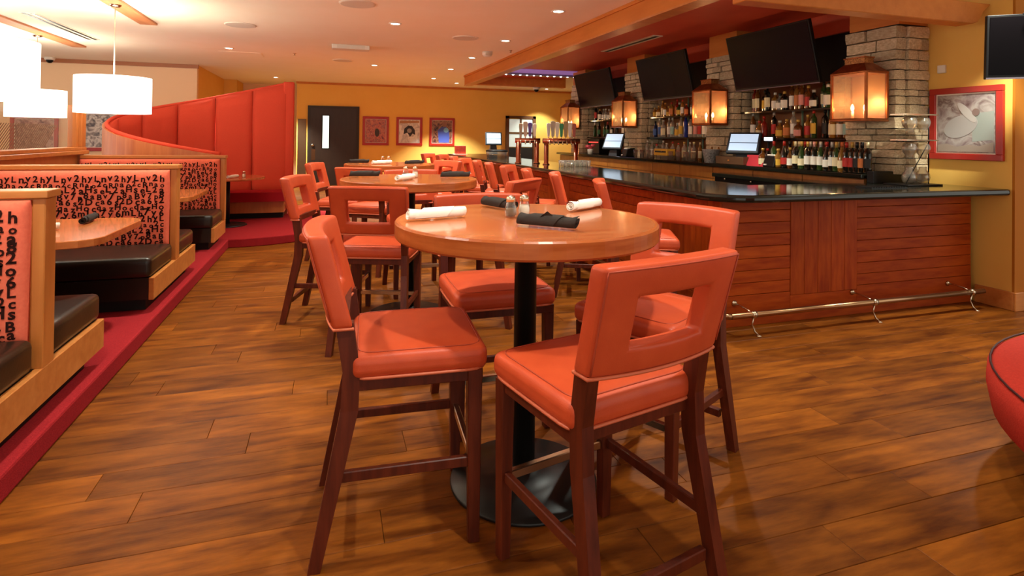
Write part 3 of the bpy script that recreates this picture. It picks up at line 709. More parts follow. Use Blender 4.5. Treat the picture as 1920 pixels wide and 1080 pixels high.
picture(0,0,.74,.83,(1.295,Yp,1.555),0,'red framed photo in red-brown tones, nearest the dark door',picmat('photo_red',['4a1810','a03a20','c8703c','7c3020','d08a5c'],9,1),shapes=[('dark_shape',flat('ph_dark','3a2a1a'),circ(.1,-.12,.18,.3))])
picture(0,0,.76,.83,(2.26,Yp,1.555),0,'red framed pale photo with a dark huddled shape, middle of three',picmat('photo_pale',['c8beb4','e6dcd0','b8aca4','d8ccc0'],4,3),shapes=[('figure_shape',flat('ph_black','2a201c'),[(-.45,-.2),(-.38,.2),(-.1,.42),(.2,.38),(.42,.1),(.45,-.25),(.25,-.15),(.05,-.4),(-.15,-.1)]),('light_patch',flat('ph_grey','9a9088'),circ(.0,.05,.18,.16)),('post_line',flat('ph_tan','b07840'),[(-.75,.75),(.75,.75),(.75,.62),(-.75,.55)])])
picture(0,0,.76,.83,(3.23,Yp,1.555),0,'red framed photo with a blue figure, right of the three',picmat('photo_dim',['2c2428','6c3c34','a07458','4a3438'],9,5),shapes=[('figure_shape',flat('ph_blue','4a5cb4'),[(-.25,-.78),(-.3,-.3),(-.35,.1),(-.05,.35),(.3,.38),(.55,.1),(.6,-.4),(.55,-.78)]),('light_patch',flat('ph_cyan','7cb4d8'),circ(.32,.12,.2,.18)),('head_shape',flat('ph_skin','8c6050'),circ(.2,.55,.17,.2))])
picture(0,0,.80,.80,(-5.6,13.79,1.35),0,'red framed photo on the left wall seen through the etched glass',picmat('photo_l1',['503030','8c6058','b89080','604444'],8,7))
picture(0,0,.80,.83,(-4.43,13.79,1.45),0,'red framed photo beside the curved booth shell',picmat('photo_l2',['3c3034','8c7c74','d8ccc0','5c4a4a'],8,9))
picture(0,0,.625,.66,(5.499,3.655,1.583),-PI/2,'large red framed grey photo on the right wall beside the pillar',picmat('photo_grey',['4c2e30','8c7876','aca098','745e5a','bcb2a8'],5,11),fr=.055,
        shapes=[('wall_patch',flat('ph_mist','94988f'),[(.2,-.5),(.76,-.45),(.76,.32),(.2,.26)]),('figure_shape',flat('ph_pale','a49c96'),[(.55*x-.35*z-.12, .6*z+.25*x-.08) for x, z in circ(0,0,.8,.42,24)]),('figure_shape',flat('ph_pale2','b4aaa2'),[(x*.5-.42*z+.05, z*.55+.3) for x, z in circ(0,0,.28,.5,18)]),('head_shape',flat('ph_dust','7c645c'),circ(.30,.30,.10,.10)),('ground_patch',flat('ph_dust2','9c8a7c'),[(-.76,-.78),(-.76,-.6),(-.5,-.56),(-.2,-.64),(.1,-.58),(.4,-.62),(.76,-.5),(.76,-.78)])])
tag(MB().box(5.47,5.5,3.83,3.90,2.06,2.135).bevel(.005,1).build('wall_sensor', whitepl), 'small white wall sensor above the grey photo', 'sensor')

# ------------------------------------------------------------------ front bar
arc = [(2.6+.32-.32*math.sin(i/8*PI/2), 3.29+.32-.32*math.cos(i/8*PI/2)) for i in range(9)]
poly = [(5.49,3.29)]+arc+[(2.6,12.95),(3.5,12.95),(3.5,4.1),(5.49,4.1)]
tag(MB().prism(poly, .965, 1.02).bevel(.02,3,60).build('bar_counter', granite), 'glossy black granite counter wrapping the bar', 'counter')
bb = empty('wooden_bar', (0,0,0), 0, 'long cherry wood bar front clad in boards', 'bar')
MB().box(2.815,3.4,3.6,12.85,0,.965).box(3.4,5.44,3.6,4.0,0,.965).build('core', mat('bar_core','5c2c12',.6), bb)
bm = {}
def board(x0,x1,y0,y1,z0,z1,vert=False):
    MB().box(x0,x1,y0,y1,z0,z1).bevel(.003,1).build('board', barwoodv if vert else barwood, bb)
def hpanel(x0, x1, n=8):
    for i in range(n):
        z0 = .235+(.965-.235)*i/n; board(x0+.001, x1-.001, 3.572, 3.6, z0+.0015, z0+.73/n-.0015)
hpanel(2.80, 3.44); hpanel(4.117, 5.44)
for i in range(5): x = 3.44+(4.117-3.44)*i/5; board(x+.001, x+.1354-.001, 3.568, 3.6, .205, .965, True)
board(2.79,3.44,3.57,3.6,.10,.2335); board(3.44,4.117,3.57,3.6,.10,.2035); board(4.117,5.44,3.57,3.6,.10,.2335); board(2.79,5.44,3.575,3.6,0,.098)
y = 3.575; k = 0
for seg, typ in ((.9,'v'),(1.9,'h'),(.7,'v'),(1.9,'h'),(.7,'v'),(1.9,'h'),(.7,'v'),(.6,'h')):
    if typ == 'v':
        n = max(4, round(seg/.14))
        for i in range(n): board(2.787, 2.815, y+seg*i/n+.001, y+seg*(i+1)/n-.001, .2, .965, True)
    else:
        for i in range(8): board(2.79, 2.815, y+.001, y+seg-.001, .2+.765*i/8+.0015, .2+.765*(i+1)/8-.0015)
    board(2.785, 2.815, y, y+seg-.001, 0, .198); y += seg
# foot rail
fr = empty('foot_rail', (0,3.38,0), 0, 'brass foot rail on curved brackets along the bar base', 'rail')
brass = mat('rail_brass', 'a8805c', .28, metal=1)
MB().tube([(2.74,0,.155),(5.30,0,.155)], .021, 14).build('tube', brass, fr, True)
MB().tube([(2.74,0,.155),(2.68,.025,.155),(2.66,.09,.155)], .021, 12).tube([(2.66,.09,.155),(2.66,8.5,.155)], .021, 12).build('side_tube', brass, fr, True)
for x in (2.93, 4.08, 5.16):
    b = MB().tube([(x-.018,0,.155),(x+.018,0,.155)], .027, 14).build('bracket', chrome, fr, True)
    MB().tube([(x,0,.155),(x-.01,.05,.175),(x-.015,.12,.185),(x-.015,.19,.185)], .006, 8).build('wall_arm', chrome, b, True)
    MB().lathe([(.022,0),(.022,.008),(.01,.016)], 12).warp(lambda p, x=x: Vector((x-.015+p.x, .19-p.z, .185+p.y))).build('wall_rosette', chrome, b, True)
    MB().tube([(x,0,.135),(x-.004,.01,.08),(x+.012,.0,.03),(x+.03,-.02,.006)], .006, 8).build('floor_arm', chrome, b, True)
    MB().lathe([(.018,0),(.018,.006),(.006,.012)], 12, (x+.03,-.02,0)).build('floor_rosette', chrome, b, True)

# ------------------------------------------------------------------ back bar cabinets, counter and shelves
tag(MB().box(4.80,5.498,4.12,11.7,1.055,1.10).bevel(.006,1).build('back_counter', granite), 'long black granite counter of the back bar under the bottles', 'counter')
cabw = mat('cabinet_wood','b4702c',.4,noise=2.2,stretch=(6,6,1),col2='a05c22',rand=.05)
y = 4.14; i = 0; cabfirst = None
while y < 11.5:
    lab = f'{ORD[i]} wood cabinet under the back counter, counted from the right end'
    if not cabfirst:
        t = empty('back_bar_cabinet', (4.86, y, 0)); cabfirst = t
        MB().box(.02,.63,.002,.748,.08,1.055).build('body', cabw, t)
        dr = MB().box(0,.02,.006,.744,.90,1.045).bevel(.003,1).build('drawer', cabw, t)
        for a, b, ky in ((.006,.373,.33),(.377,.744,.42)):
            dd = MB().box(0,.02,a,b,.10,.89).bevel(.003,1).build('door', cabw, t)
            MB().lathe([(.006,0),(.006,.014),(.014,.02),(.012,.028)], 10).warp(lambda p, ky=ky: Vector((-p.z, ky+p.x, .82+p.y))).build('knob', chrome, dd, True)
        MB().box(.05,.6,.002,.748,0,.08).build('toe_kick', blackpl, t)
    else: t = copy_tree(cabfirst); t.location = (4.86, y, 0)
    tag(t, lab, 'cabinet', 'back bar cabinets'); y += .75; i += 1
t = empty('bottle_cooler', (4.5,4.15,0), 0, 'low black-topped bar cooler with chrome knobs behind the counter', 'cooler')
MB().box(.02,.3,0,1.75,.0,.96).build('body', blackpl, t); MB().box(-.02,.3,-.01,1.76,.96,1.005).bevel(.006,1).build('top', granite, t)
for j in range(4): MB().lathe([(.012,0),(.012,.02),(.008,.026)], 10).warp(lambda p, j=j: Vector((.0-p.z, .2+.44*j+p.x, .945+p.y))).build('knob', chrome, t, True)
# recess lining behind the shelves
for (y0, y1, nm) in ((4.58,6.24,'near'),(6.87,8.56,'middle'),(9.21,10.92,'far')):
    t = empty('bottle_shelves', (5.5,(y0+y1)/2,1.1), 0, f'bottle shelf unit with dark back panel in the {nm} bay of the back bar', 'shelf', 'back bar shelf units')
    h = (y1-y0)/2
    MB().box(-.02,-.004,-h,h,.0,1.0).build('back_panel', mat('shelf_back','8c4c1c',.5,noise=3,col2='6c3612'), t)
    MB().box(-.03,-.004,-h,h,1.0,1.52).build('upper_panel', mat('shelf_dark','0c0810',.6), t)
    for z in (.34,.675): MB().box(-.33,-.02,-h,h,z-.022,z).bevel(.003,1).build('shelf', mat('shelf_glass','1c1610',.15), t)
    for yy in (-h*.35,h*.1): MB().box(-.05,-.03,yy-.006,yy+.006,.0,.98).build('shelf_standard', mat('green_glass_edge','7ca088',.3), t)
# stone pillars
CX = 5.12
def stone_mesh(k):
    r = random.Random(k); mb = MB(); mb.box(-.5,.5,-.5,.5,-.5,.5)
    bmesh.ops.subdivide_edges(mb.b, edges=mb.b.edges[:], cuts=1, use_grid_fill=True)
    for v in mb.b.verts:
        n = sum(abs(c) > .4 for c in v.co); sc = {3:.93,2:.97,1:1.0,0:1}[n]
        v.co = Vector((v.co.x*sc, v.co.y*sc, v.co.z*sc))+Vector((r.uniform(-.035,.035), r.uniform(-.02,.02), r.uniform(-.03,.03)))
    return mb.mesh('stone', stonem)
SM = [stone_mesh(k) for k in range(9)]
def stone(parent, cx, cy, cz, dx, dy, dz):
    o = link('stone', random.choice(SM), parent, (cx,cy,cz)); o.scale = (dx,dy,dz); return o
def pillar(y0, y1, label, ztop):
    t = empty('stone_pillar', (5.3, (y0+y1)/2, 1.1), 0, label, 'pillar', 'stacked stone pillars of the back bar')
    h = (y1-y0)/2; fx = CX-5.3
    MB().box(fx+.03, .198, -h+.03, h-.03, 0, 1.76).build('core', mortar, t)
    MB().box(fx+.01, .198, -h+.01, h-.01, ztop-1.1, 1.76).build('wood_block', beamwood, t)
    z = 0
    while z < ztop-1.1-.03:
        dz = random.choice((.06,.08,.095,.115)); dz = min(dz, ztop-1.1-z)
        yy = -h; corner = random.random() < .5
        while yy < h-.02:
            w = random.uniform(.15,.34)
            if h-(yy+w) < .1: w = h-yy
            ex = random.uniform(-.012,.014)
            stone(t, fx+.03+ex, yy+w/2, z+dz/2, .13, w-.006, dz-.006); yy += w
        xx = fx+(.10 if corner else .10)
        while xx < .19:
            w = random.uniform(.12,.22)
            if .2-(xx+w) < .08: w = .2-xx
            ey = random.uniform(-.010,.010)
            stone(t, xx+w/2, -h+.035+ey, z+dz/2, w-.006, .10, dz-.006)
            xx += w
        z += dz
for (a, b), l, zt in zip(((4.0,4.56),(6.26,6.85),(8.58,9.19),(10.94,11.58)), ('nearest stacked stone pillar, at the right end of the back bar','second stacked stone pillar, right of the middle television','third stacked stone pillar, between the two smaller televisions','farthest stacked stone pillar, at the left end of the back bar'), (2.53,2.56,2.58,2.57)):
    pillar(a, b, l, zt)
# copper lanterns
def make_lantern():
    t = empty('copper_lantern', (0,0,0)); w = .19; d = .13
    MB().box(-d-.012,d+.012,-w-.012,w+.012,0,.022).box(-d-.006,d+.006,-w-.006,w+.006,.022,.03).bevel(.003,1).build('base_tray', copper, t)
    for sx in (-1,1):
        for s in (-1,1): MB().box(sx*d-.010,sx*d+.010,s*w-.010,s*w+.010,.03,.46).build('corner_post', copper, t)
    MB().box(-d-.012,d+.012,-w-.012,w+.012,.455,.475).bevel(.003,1).build('top_rim', copper, t)
    MB().hexa([(-d-.01,-w-.01,.475),(d+.01,-w-.01,.475),(d+.01,w+.01,.475),(-d-.01,w+.01,.475)], [(-.06,-.11,.56),(.06,-.11,.56),(.06,.11,.56),(-.06,.11,.56)]).build('roof', copper, t)
    MB().box(-.058,.058,-.108,.108,.56,.61).build('vent_band', mat('copper_mesh','c88a50',.4,metal=.7,noise=90,col2='4c2410'), t)
    MB().box(-.066,.066,-.116,.116,.61,.622).build('cap', copper, t)
    for a in ((-d,-d+.003,-w+.01,w-.01),(d-.003,d,-w+.01,w-.01),(-d+.01,d-.01,-w,-w+.003),(-d+.01,d-.01,w-.003,w)): MB().box(*a,.03,.455).build('pane', amber, t)
    MB().box(d-.012,d-.006,-w+.012,w-.012,.03,.455).build('reflector', mat('lantern_back','a87c58',.45,metal=.5), t)
    for s in (-.07,.07):
        c = MB().lathe([(.014,.03),(.014,.11)], 10, (0,s,0)).build('candle_tube', whitepl, t, True)
        MB().lathe([(.008,.11),(.016,.13),(.013,.15),(.002,.175)], 10, (0,s,0)).build('flame_bulb', emis('flame_bulb','ffe2b0',32), c, True)
    ld = bpy.data.lights.new('lantern_glow', 'POINT'); ld.energy = 4.5; ld.color = (1,.88,.72); ld.shadow_soft_size = .04
    lo = bpy.data.objects.new('lantern_glow', ld); C.objects.link(lo); lo.parent = t; lo.location = (-.03,0,.2)
    MB().box(d,d+.09,-.03,.03,.30,.36).box(d+.06,d+.09,-.06,.06,.22,.44).build('wall_bracket', copper, t)
    return t
ln = make_lantern()
for i, (y, l) in enumerate(((4.24,'largest copper candle lantern, on the nearest stone pillar'),(6.52,'copper candle lantern on the second stone pillar'),(8.86,'copper candle lantern on the third stone pillar'),(11.2,'copper candle lantern on the farthest stone pillar, behind beer taps'))):
    o = ln if i == 0 else copy_tree(ln); o.location = (4.90, y, 1.60); tag(o, l, 'lantern', 'copper lanterns on the stone pillars')
# televisions
def tv(loc, rz, tilt, w, h, label, arm=.2, scm=None):
    t = empty('television', loc, rz, label, 'television', 'flat black televisions'); t.rotation_euler[0] = 0
    M = Matrix.Rotation(tilt, 4, 'X')
    f = lambda p: M @ p
    MB().box(-w/2,w/2,0,.045,-h/2,h/2).bevel(.004,1).warp(f).build('housing', blackpl, t)
    MB().box(-w/2+.018,w/2-.018,-.003,.001,-h/2+.03,h/2-.018).warp(f).build('screen', scm or screenm, t)
    MB().box(-w/2,w/2,-.006,0,-h/2,-h/2+.012).warp(f).build('bottom_strip', mat('tv_strip','6c6068',.2), t)
    MB().box(-.15,.15,.045,.07,-.12,.12).box(-.04,.04,.07,.07+arm,-.05,.05).build('wall_mount', blackpl, t)
for y0, y1, l in ((4.82,6.15,'largest wall television tilted over the near bottle bay'),(7.05,8.42,'wall television tilted over the middle bottle bay'),(9.39,10.95,'smallest looking wall television, over the far bottle bay')):
    tv((4.94,(y0+y1)/2,2.375), -PI/2, math.radians(14), y1-y0, .70, l, .3)
tv((5.26,2.86,2.16), math.radians(-38), math.radians(3), .86, .50, 'black television on the right wall return, cut by the frame edge', .12, mat('black_screen', '060405', .3, spec=.05))

# ------------------------------------------------------------------ bottles
BP = {  # profile (radius, height), label zone, cap zone
 'wine':   ([(.036,0),(.0375,.008),(.0375,.19),(.034,.205),(.016,.235),(.0145,.245),(.0145,.295)], (.055,.145), (.245,.302,.0158)),
 'burg':   ([(.040,0),(.041,.008),(.041,.14),(.034,.18),(.018,.225),(.0148,.245),(.0148,.295)], (.04,.115), (.25,.302,.0162)),
 'round':  ([(.040,0),(.041,.01),(.041,.17),(.036,.188),(.017,.205),(.015,.22),(.015,.25)], (.035,.14), (.24,.272,.0175)),
 'tall':   ([(.034,0),(.035,.008),(.035,.215),(.03,.235),(.015,.255),(.0135,.27),(.0135,.29)], (.05,.17), (.28,.315,.016)),
 'squat':  ([(.048,0),(.05,.01),(.05,.11),(.044,.135),(.02,.155),(.016,.17),(.016,.19)], (.025,.095), (.185,.215,.02)),
 'flask':  ([(.043,0),(.044,.008),(.044,.145),(.040,.16),(.018,.175),(.016,.19),(.016,.205)], (.03,.125), (.2,.23,.0185)),
 'mini':   ([(.026,0),(.027,.005),(.027,.10),(.022,.118),(.012,.135),(.011,.16)], (.025,.085), (.155,.178,.0135)),
}
GC = {'green': glassy('g_green','4c6a30',.35), 'dark': glassy('g_dark','1e1810',.75), 'brown': glassy('g_brown','9a5a20',.35), 'clear': glassy('g_clear','e8e4d8',.18), 'blue': glassy('g_blue','3040a8',.5), 'navy': glassy('g_navy','283864',.6), 'amber': glassy('g_amber','d09038',.35), 'red': glassy('g_red','a82c1c',.5), 'purple': glassy('g_purple','5a3a78',.5)}
LC = {k: mat('label_'+k, c, .6) for k, c in {'white':'ece4d4','cream':'e4d4a8','yellow':'d8a830','red':'b8281c','black':'1c1614','green':'3c6c38','blue':'3c5c9c','orange':'d07838','teal':'9cc0b4','pink':'d88c80'}.items()}
KC = {k: mat('cap_'+k, c, .35, metal=.3) for k, c in {'black':'14100e','gold':'c89c48','red':'b02818','white':'e8e0d0','silver':'c0b8ac','pink':'d89888','orange':'d86c38','cream':'d8c898'}.items()}
BM = {}
def bottle_parts(kind):
    if kind not in BM:
        p, lz, cz = BP[kind]
        b = MB().lathe(p, 14).mesh('bottle', None, True)
        rr = max(r for r, z in p if z <= lz[1]+.02)+.0007
        mb = MB(); mb.grid(lambda u, v: Vector((rr*math.cos(PI*.42+u*PI*1.16), rr*math.sin(PI*.42+u*PI*1.16), lz[0]+(lz[1]-lz[0])*v)), 10, 1)
        l = mb.mesh('label', None, True, False)
        c = MB().lathe([(cz[2],cz[0]),(cz[2],cz[1]-.002),(cz[2]*.8,cz[1])], 12).mesh('cap', None, True)
        BM[kind] = (b, l, c)
    return BM[kind]
MV = {}
def variant(me, m):
    k = (me.name, m.name)
    if k not in MV: q = me.copy(); q.materials.clear(); q.materials.append(m); MV[k] = q
    return MV[k]
def bottle(x, y, z, kind, gc, lc, cc, label, group, s=1.0):
    b, l, c = bottle_parts(kind)
    o = link('bottle', variant(b, GC[gc]), None, (x,y,z+.0005), random.uniform(-.3,.3)-.25); o.scale = (s,s,s)
    if lc: link('bottle_label', variant(l, LC[lc]), o)
    link('bottle_cap', variant(c, KC[cc]), o)
    tag(o, label, 'bottle', group); return o
NMG = {'green':'green glass','dark':'dark glass','brown':'brown glass','clear':'clear glass','blue':'cobalt blue','navy':'navy blue','amber':'amber','red':'red','purple':'purple'}
def row(specs, y0, y1, x, z, where, group, jit=.03):
    n = len(specs)
    for i, sp in enumerate(specs):
        kind, g, l, c = sp.split()[:4]; s = float(sp.split()[4]) if len(sp.split()) > 4 else 1.0
        y = y0+(y1-y0)*(i+.5)/n
        lab = f"{NMG[g]} bottle{' with '+l+' label' if l != '-' else ''}, {ORD[i]} from the left {where}"
        bottle(x+random.uniform(-jit,jit), y, z, kind, g, None if l == '-' else l, c, lab, group, s)
XS = 5.27
row(['tall red cream red','tall brown cream cream','round dark yellow black','tall dark cream black','flask amber white white','squat clear white black','flask dark white gold','tall brown white gold','tall amber orange gold','tall brown pink pink','round brown red gold','squat dark white silver','tall green cream black .95','flask green white white 1.15','round clear white black 1.12','round clear white silver 1.12','tall red orange black'], 6.16, 4.62, XS, 1.776, 'on the upper near shelf', 'bottles on the near upper shelf')
row(['tall brown white silver','squat amber cream red','round red - red','tall dark red silver','squat amber yellow silver','flask amber orange gold','tall clear white silver','squat brown pink gold','round amber red gold','tall green yellow green2'.replace('green2','red'),'tall dark black black','round amber cream gold 1.1','round brown white gold 1.1','round amber teal gold 1.1'], 6.16, 4.62, XS, 1.441, 'on the lower near shelf', 'bottles on the near lower shelf')
row(['squat brown cream gold','mini dark red red 1.2','wine green white red','squat amber yellow gold','burg dark red red','mini brown white gold 1.3','wine dark cream cream','burg green cream gold','wine dark white gold','wine dark white pink','wine green white silver','burg dark white red'], 5.62, 4.60, 4.95, 1.1, 'of the near counter front row', 'bottles on the near back counter', .012)
row(['wine dark white silver','wine green cream gold','burg amber cream orange','wine dark red red','wine dark red gold','wine dark black black','wine dark orange black','wine dark black cream'], 4.60, 4.02+.1, 4.92, 1.1, 'among wines before the nearest pillar', 'wine bottles before the nearest pillar', .01)
row(['wine dark black black','wine dark black gold','wine green - cream','wine dark - red','wine dark - white','wine green - gold','wine dark - orange','wine dark - red','wine dark - black','wine dark - cream'], 5.35, 4.62, 5.10, 1.1, 'in the near counter back row', 'back row bottles on the near back counter', .01)
row(['flask amber yellow gold .7','squat amber cream gold .9','tall amber cream gold .85','round amber white gold .85','squat amber yellow gold .8','flask amber orange red','round red orange red','squat green yellow silver','tall amber white red .8','flask red orange orange .8','round clear white silver .9','flask brown cream gold','tall clear white black .95','tall clear white silver .95','tall amber yellow gold','tall amber gold gold'.replace('amber gold gold','amber cream gold')], 8.48, 6.92, XS, 1.776, 'on the upper middle shelf', 'bottles on the middle upper shelf')
row(['round navy blue blue'.replace('blue blue','blue black'),'tall clear blue white','round clear cream silver 1.05','tall clear white white','tall clear teal white','flask clear yellow silver','tall clear yellow silver 1.05','tall blue - silver 1.1','tall clear white black','tall clear pink red','tall clear red red','tall clear white orange','tall clear white black .95'], 8.46, 6.95, XS, 1.441, 'on the lower middle shelf', 'bottles on the middle lower shelf')
row(['tall clear - white .9','tall clear white silver .85','mini clear white red 1.3','tall clear red white .9','mini clear - silver 1.4','round clear - red','tall clear pink red .8','round clear cream gold','tall clear - silver .85','round clear cream cream','tall amber cream cream .85','tall amber cream cream .85','tall amber cream cream .85','tall amber cream black .85'], 8.5, 6.5, 5.12, 1.1, 'of the middle counter rear row', 'bottles on the middle back counter', .02)
row(['tall dark red white','flask dark white gold','mini clear white silver 1.3','mini clear white white 1.3','squat clear white silver','round amber cream gold','flask brown white gold','tall brown pink red','tall amber orange red','tall amber yellow gold'], 10.8, 9.3, XS, 1.776, 'on the upper far shelf', 'bottles on the far upper shelf')
row(['wine green - white','wine dark green black','wine green green black','wine dark green red','wine dark white black','wine dark black red','tall clear white black','tall amber yellow gold'], 10.8, 9.3, XS, 1.441, 'on the lower far shelf', 'bottles on the far lower shelf')

# ------------------------------------------------------------------ glasses
def glass_mesh(r0, r1, h, t=.0025): return MB().lathe([(r0,0),(r1,h),(r1-t,h),(r0-t,.006),(.002,.006)], 12, capt=False).mesh('tumbler', glass, True)
TG = glass_mesh(.028,.036,.13); TS = glass_mesh(.024,.031,.085)
k = 0
for r in range(2):
    for i in range(8):
        o = link('tumbler', TG, None, (4.88+r*.085, 8.42-i*.2-.05*r-(.02 if i>3 else 0), 1.1005)); tag(o, f"clear tall tumbler, {ORD[i]} from the left of the {('front','rear')[r]} row, middle back counter", 'glass', 'clear tumblers on the back counter')
for r in range(3):
    for i in range(6):
        o = link('tumbler', TS, None, (3.06+i*.068, 7.12+r*.09, 1.0205)); tag(o, f"small clear glass by the taps, {ORD[i]} in the {('front','middle','rear')[r]} row", 'glass', 'small clear glasses beside the beer taps')
# glass display rack with hanging tulip glasses
t = empty('glass_rack', (5.04,3.8,1.0205), 0, 'black wire rack of clear tulip glasses at the right end of the counter', 'rack')
MB().box(-.20,.22,-.11,.13,0,.012).bevel(.003,1).build('base', blackpl, t)
for z in (.40,.63): MB().box(-.17,.22,-.07,.09,z,z+.012).build('tier', chrome, t)
MB().tube([(.19,.0,.01),(.19,.0,.70)], .005, 8).build('post', blackpl, t, True); MB().tube([(-.16,-.05,.01),(.16,-.03,.40)], .004, 8).build('brace', blackpl, t, True)
tul = MB().lathe([(.026,0),(.05,.02),(.062,.055),(.055,.09),(.03,.125),(.033,.15),(.0305,.15),(.027,.125),(.052,.09),(.058,.055),(.045,.025),(.002,.015)], 16, capt=False).mesh('tulip_glass', glass, True)
for z, n, inv in ((.012,'bottom',0),(.24,'middle',1),(.475,'top',1)):
    for s, sn in ((-1,'left'),(1,'right')):
        o = link('tulip_glass', tul, None, (5.04+.02+s*.082, 3.79, 1.0205+z+(.0 if not inv else .15)+.001)); 
        if inv: o.rotation_euler[0] = PI
        tag(o, f'clear tulip glass, {sn} of the {n} tier on the counter rack', 'glass', 'tulip glasses on the counter rack')
tag(MB().box(4.83,5.44,4.02,4.09,1.0205,1.13).bevel(.003,1).build('splash_board', blackpl), 'low black board at the back right end of the counter', 'board')
tag(MB().lathe([(.05,0),(.05,.09),(.07,.10),(.03,.16),(.03,.2),(.045,.21)], 4).warp(lambda p: Vector((5.33+p.x*1.4, 4.3+p.y, 1.1005+p.z*1.1))).build('stone_decanter', mat('decanter','9a7048',.4,noise=10,col2='6c4424')), 'squat brown decanter behind the black board', 'decanter')
mt = empty('bar_mat', (4.42,3.62,1.0205), 0, 'black ribbed rubber bar mat on the counter end', 'mat')
MB().box(-.16,.24,-.06,.10,0,.006).build('sheet', blackpl, mt)
for i in range(14): MB().box(-.15+i*.028,-.138+i*.028,-.055,.095,.006,.012).build('rib', blackpl, mt)
# beer towers
tapc = [['a89478','c8b49c','5a3a90','e6ddd0'],['d8d0c4','b4a48c','e8ddc8','2c8c50','b08850','e4d4c4','a84428']]
def tower(legs, taps, label, z0=1.0205, zt=.345):
    (ax, ay), (bx, by) = legs; t = empty('beer_tower', (ax, ay, z0), 0, label, 'beer tower', 'copper beer towers')
    e = Vector((bx-ax, by-ay, 0)); d = e.normalized(); cop = mat('polished_copper','c88468',.16,metal=1)
    for q in (Vector((0,0,0)), e):
        MB().lathe([(.05,0),(.05,.012),(.034,.02),(.034,zt)], 20, tuple(q)).build('leg', cop, t, True)
    MB().tube([-d*.05+Vector((0,0,zt)), e+d*.05+Vector((0,0,zt))], .038, 16).build('cross_pipe', cop, t, True)
    for i, c in enumerate(taps):
        p = e*((i+.5)/len(taps)); sd = Vector((d.y,-d.x,0))
        mm = mat('tap_'+c, c, .35); w = .030+.008*((i*2) % 3)/2; h = .20+.03*((i*5) % 3)/2
        b = MB().tube([p+Vector((0,0,zt+.03)), p+Vector((0,0,zt+.07))], .008, 8).build('tap_stem', chrome, t, True)
        mb = MB(); z = zt+.06
        pr = [(.4,0),(.6,.1),(.75,.5),(1,.8),(.9,.95),(.5,1)]
        V = []
        for s, v in pr: V.append([mb.b.verts.new(p+d*(w*s*a)+sd*(.012*(.6+.4*s)*bq)+Vector((0,0,z+h*v))) for a, bq in ((-1,-1),(1,-1),(1,1),(-1,1))])
        for A, B in zip(V, V[1:]):
            for j in range(4): mb.b.faces.new((A[j],A[(j+1)%4],B[(j+1)%4],B[j]))
        mb.b.faces.new(V[0][::-1]); mb.b.faces.new(V[-1]); mb.bevel(.003,1,30).build('tap_handle', mm, t)
        s0 = p-sd*.03; MB().tube([p+Vector((0,0,zt)), p+sd*.05+Vector((0,0,zt+.005)), p+sd*.085+Vector((0,0,zt-.05))], .009, 8).build('spout', chrome, t, True)
    return t
tower(((2.74,8.2),(3.01,8.12)), tapc[0], 'left copper beer tower with four tap handles')
tower(((3.02,7.75),(3.47,7.70)), tapc[1], 'right copper beer tower with green and white tap handles')
# point-of-sale terminals
scr = emis('lit_screen','b4cce4',.5); pos_dark = mat('pos_grey','2c343c',.4)
def terminal(loc, rz, label, w=.36, h=.28, tilt=-.35, zc=.28, screen=scr):
    t = empty('touch_terminal', loc, rz, label, 'terminal', 'touch screen terminals')
    M = Matrix.Translation((0,0,zc)) @ Matrix.Rotation(tilt, 4, 'X'); f = lambda p: M @ p
    MB().box(-w/2,w/2,0,.05,-h/2,h/2).bevel(.012,2).warp(f).build('housing', pos_dark, t)
    s = MB().box(-w/2+.03,w/2-.03,-.003,.002,-h/2+.035,h/2-.03).warp(f).build('screen', screen, t)
    MB().box(-w/2+.03,w/2-.03,-.0045,-.0025,-.012,-.002).warp(f).build('divider_line', mat('screen_line','6c88a8',.4), s)
    MB().hexa([(-.09,-.02,0),(.09,-.02,0),(.09,.16,0),(-.09,.16,0)], [(-.05,.04,zc),(.05,.04,zc),(.05,.10,zc),(-.05,.10,zc)]).build('stand', pos_dark, t)
    return t
terminal((4.98,5.95,1.20), -1.0, 'large touch terminal with lit screen on the near back counter', .40, .30, -.5, .18)
dw = tag(MB().box(4.85,5.25,5.80,6.32,1.1005,1.1995).bevel(.004,1).build('cash_drawer', mat('drawer_bronze','6c5038',.4,metal=.4)), 'bronze coloured cash drawer under the near touch terminal', 'cash drawer')
MB().box(4.842,4.85,6.04,6.08,1.14,1.16).build('lock', chrome, dw)
terminal((4.98,9.4,1.1005), -1.1, 'touch terminal with lit screen on the far back counter', .42, .33, -.45, .27)
terminal((3.6,12.55,1.0205), -.10, 'small touch terminal at the far end of the bar counter', .38, .30, -.2, .36)
t = empty('pole_display', (5.02,5.56,1.1005), 0, 'slim pole display glowing blue beside the near terminal', 'display')
MB().lathe([(.04,0),(.04,.01),(.012,.015),(.012,.30)], 12).build('pole', blackpl, t, True); MB().box(-.02,.02,-.10,.06,.29,.36).bevel(.004,1).build('head', blackpl, t); MB().box(-.023,-.019,-.085,.05,.305,.345).build('readout', emis('blue_readout','d8e4ff',1.6), t)
mn = empty('red_menu', (4.90,5.68,1.1005), .0, 'red folded menu card leaning before the near terminal', 'menu')
MB().hexa([(0,-.16,0),(.006,-.16,0),(.006,.12,0),(0,.12,0)], [(.05,-.10,.13),(.056,-.10,.13),(.056,.16,.13),(.05,.16,.13)]).build('cover', mat('menu_red','c83440',.4), mn)
MB().hexa([(.012,-.16,0),(.016,-.16,0),(.016,.12,0),(.012,.12,0)], [(.056,-.10,.13),(.06,-.10,.13),(.06,.16,.13),(.056,.16,.13)]).build('pages', whitepl, mn)
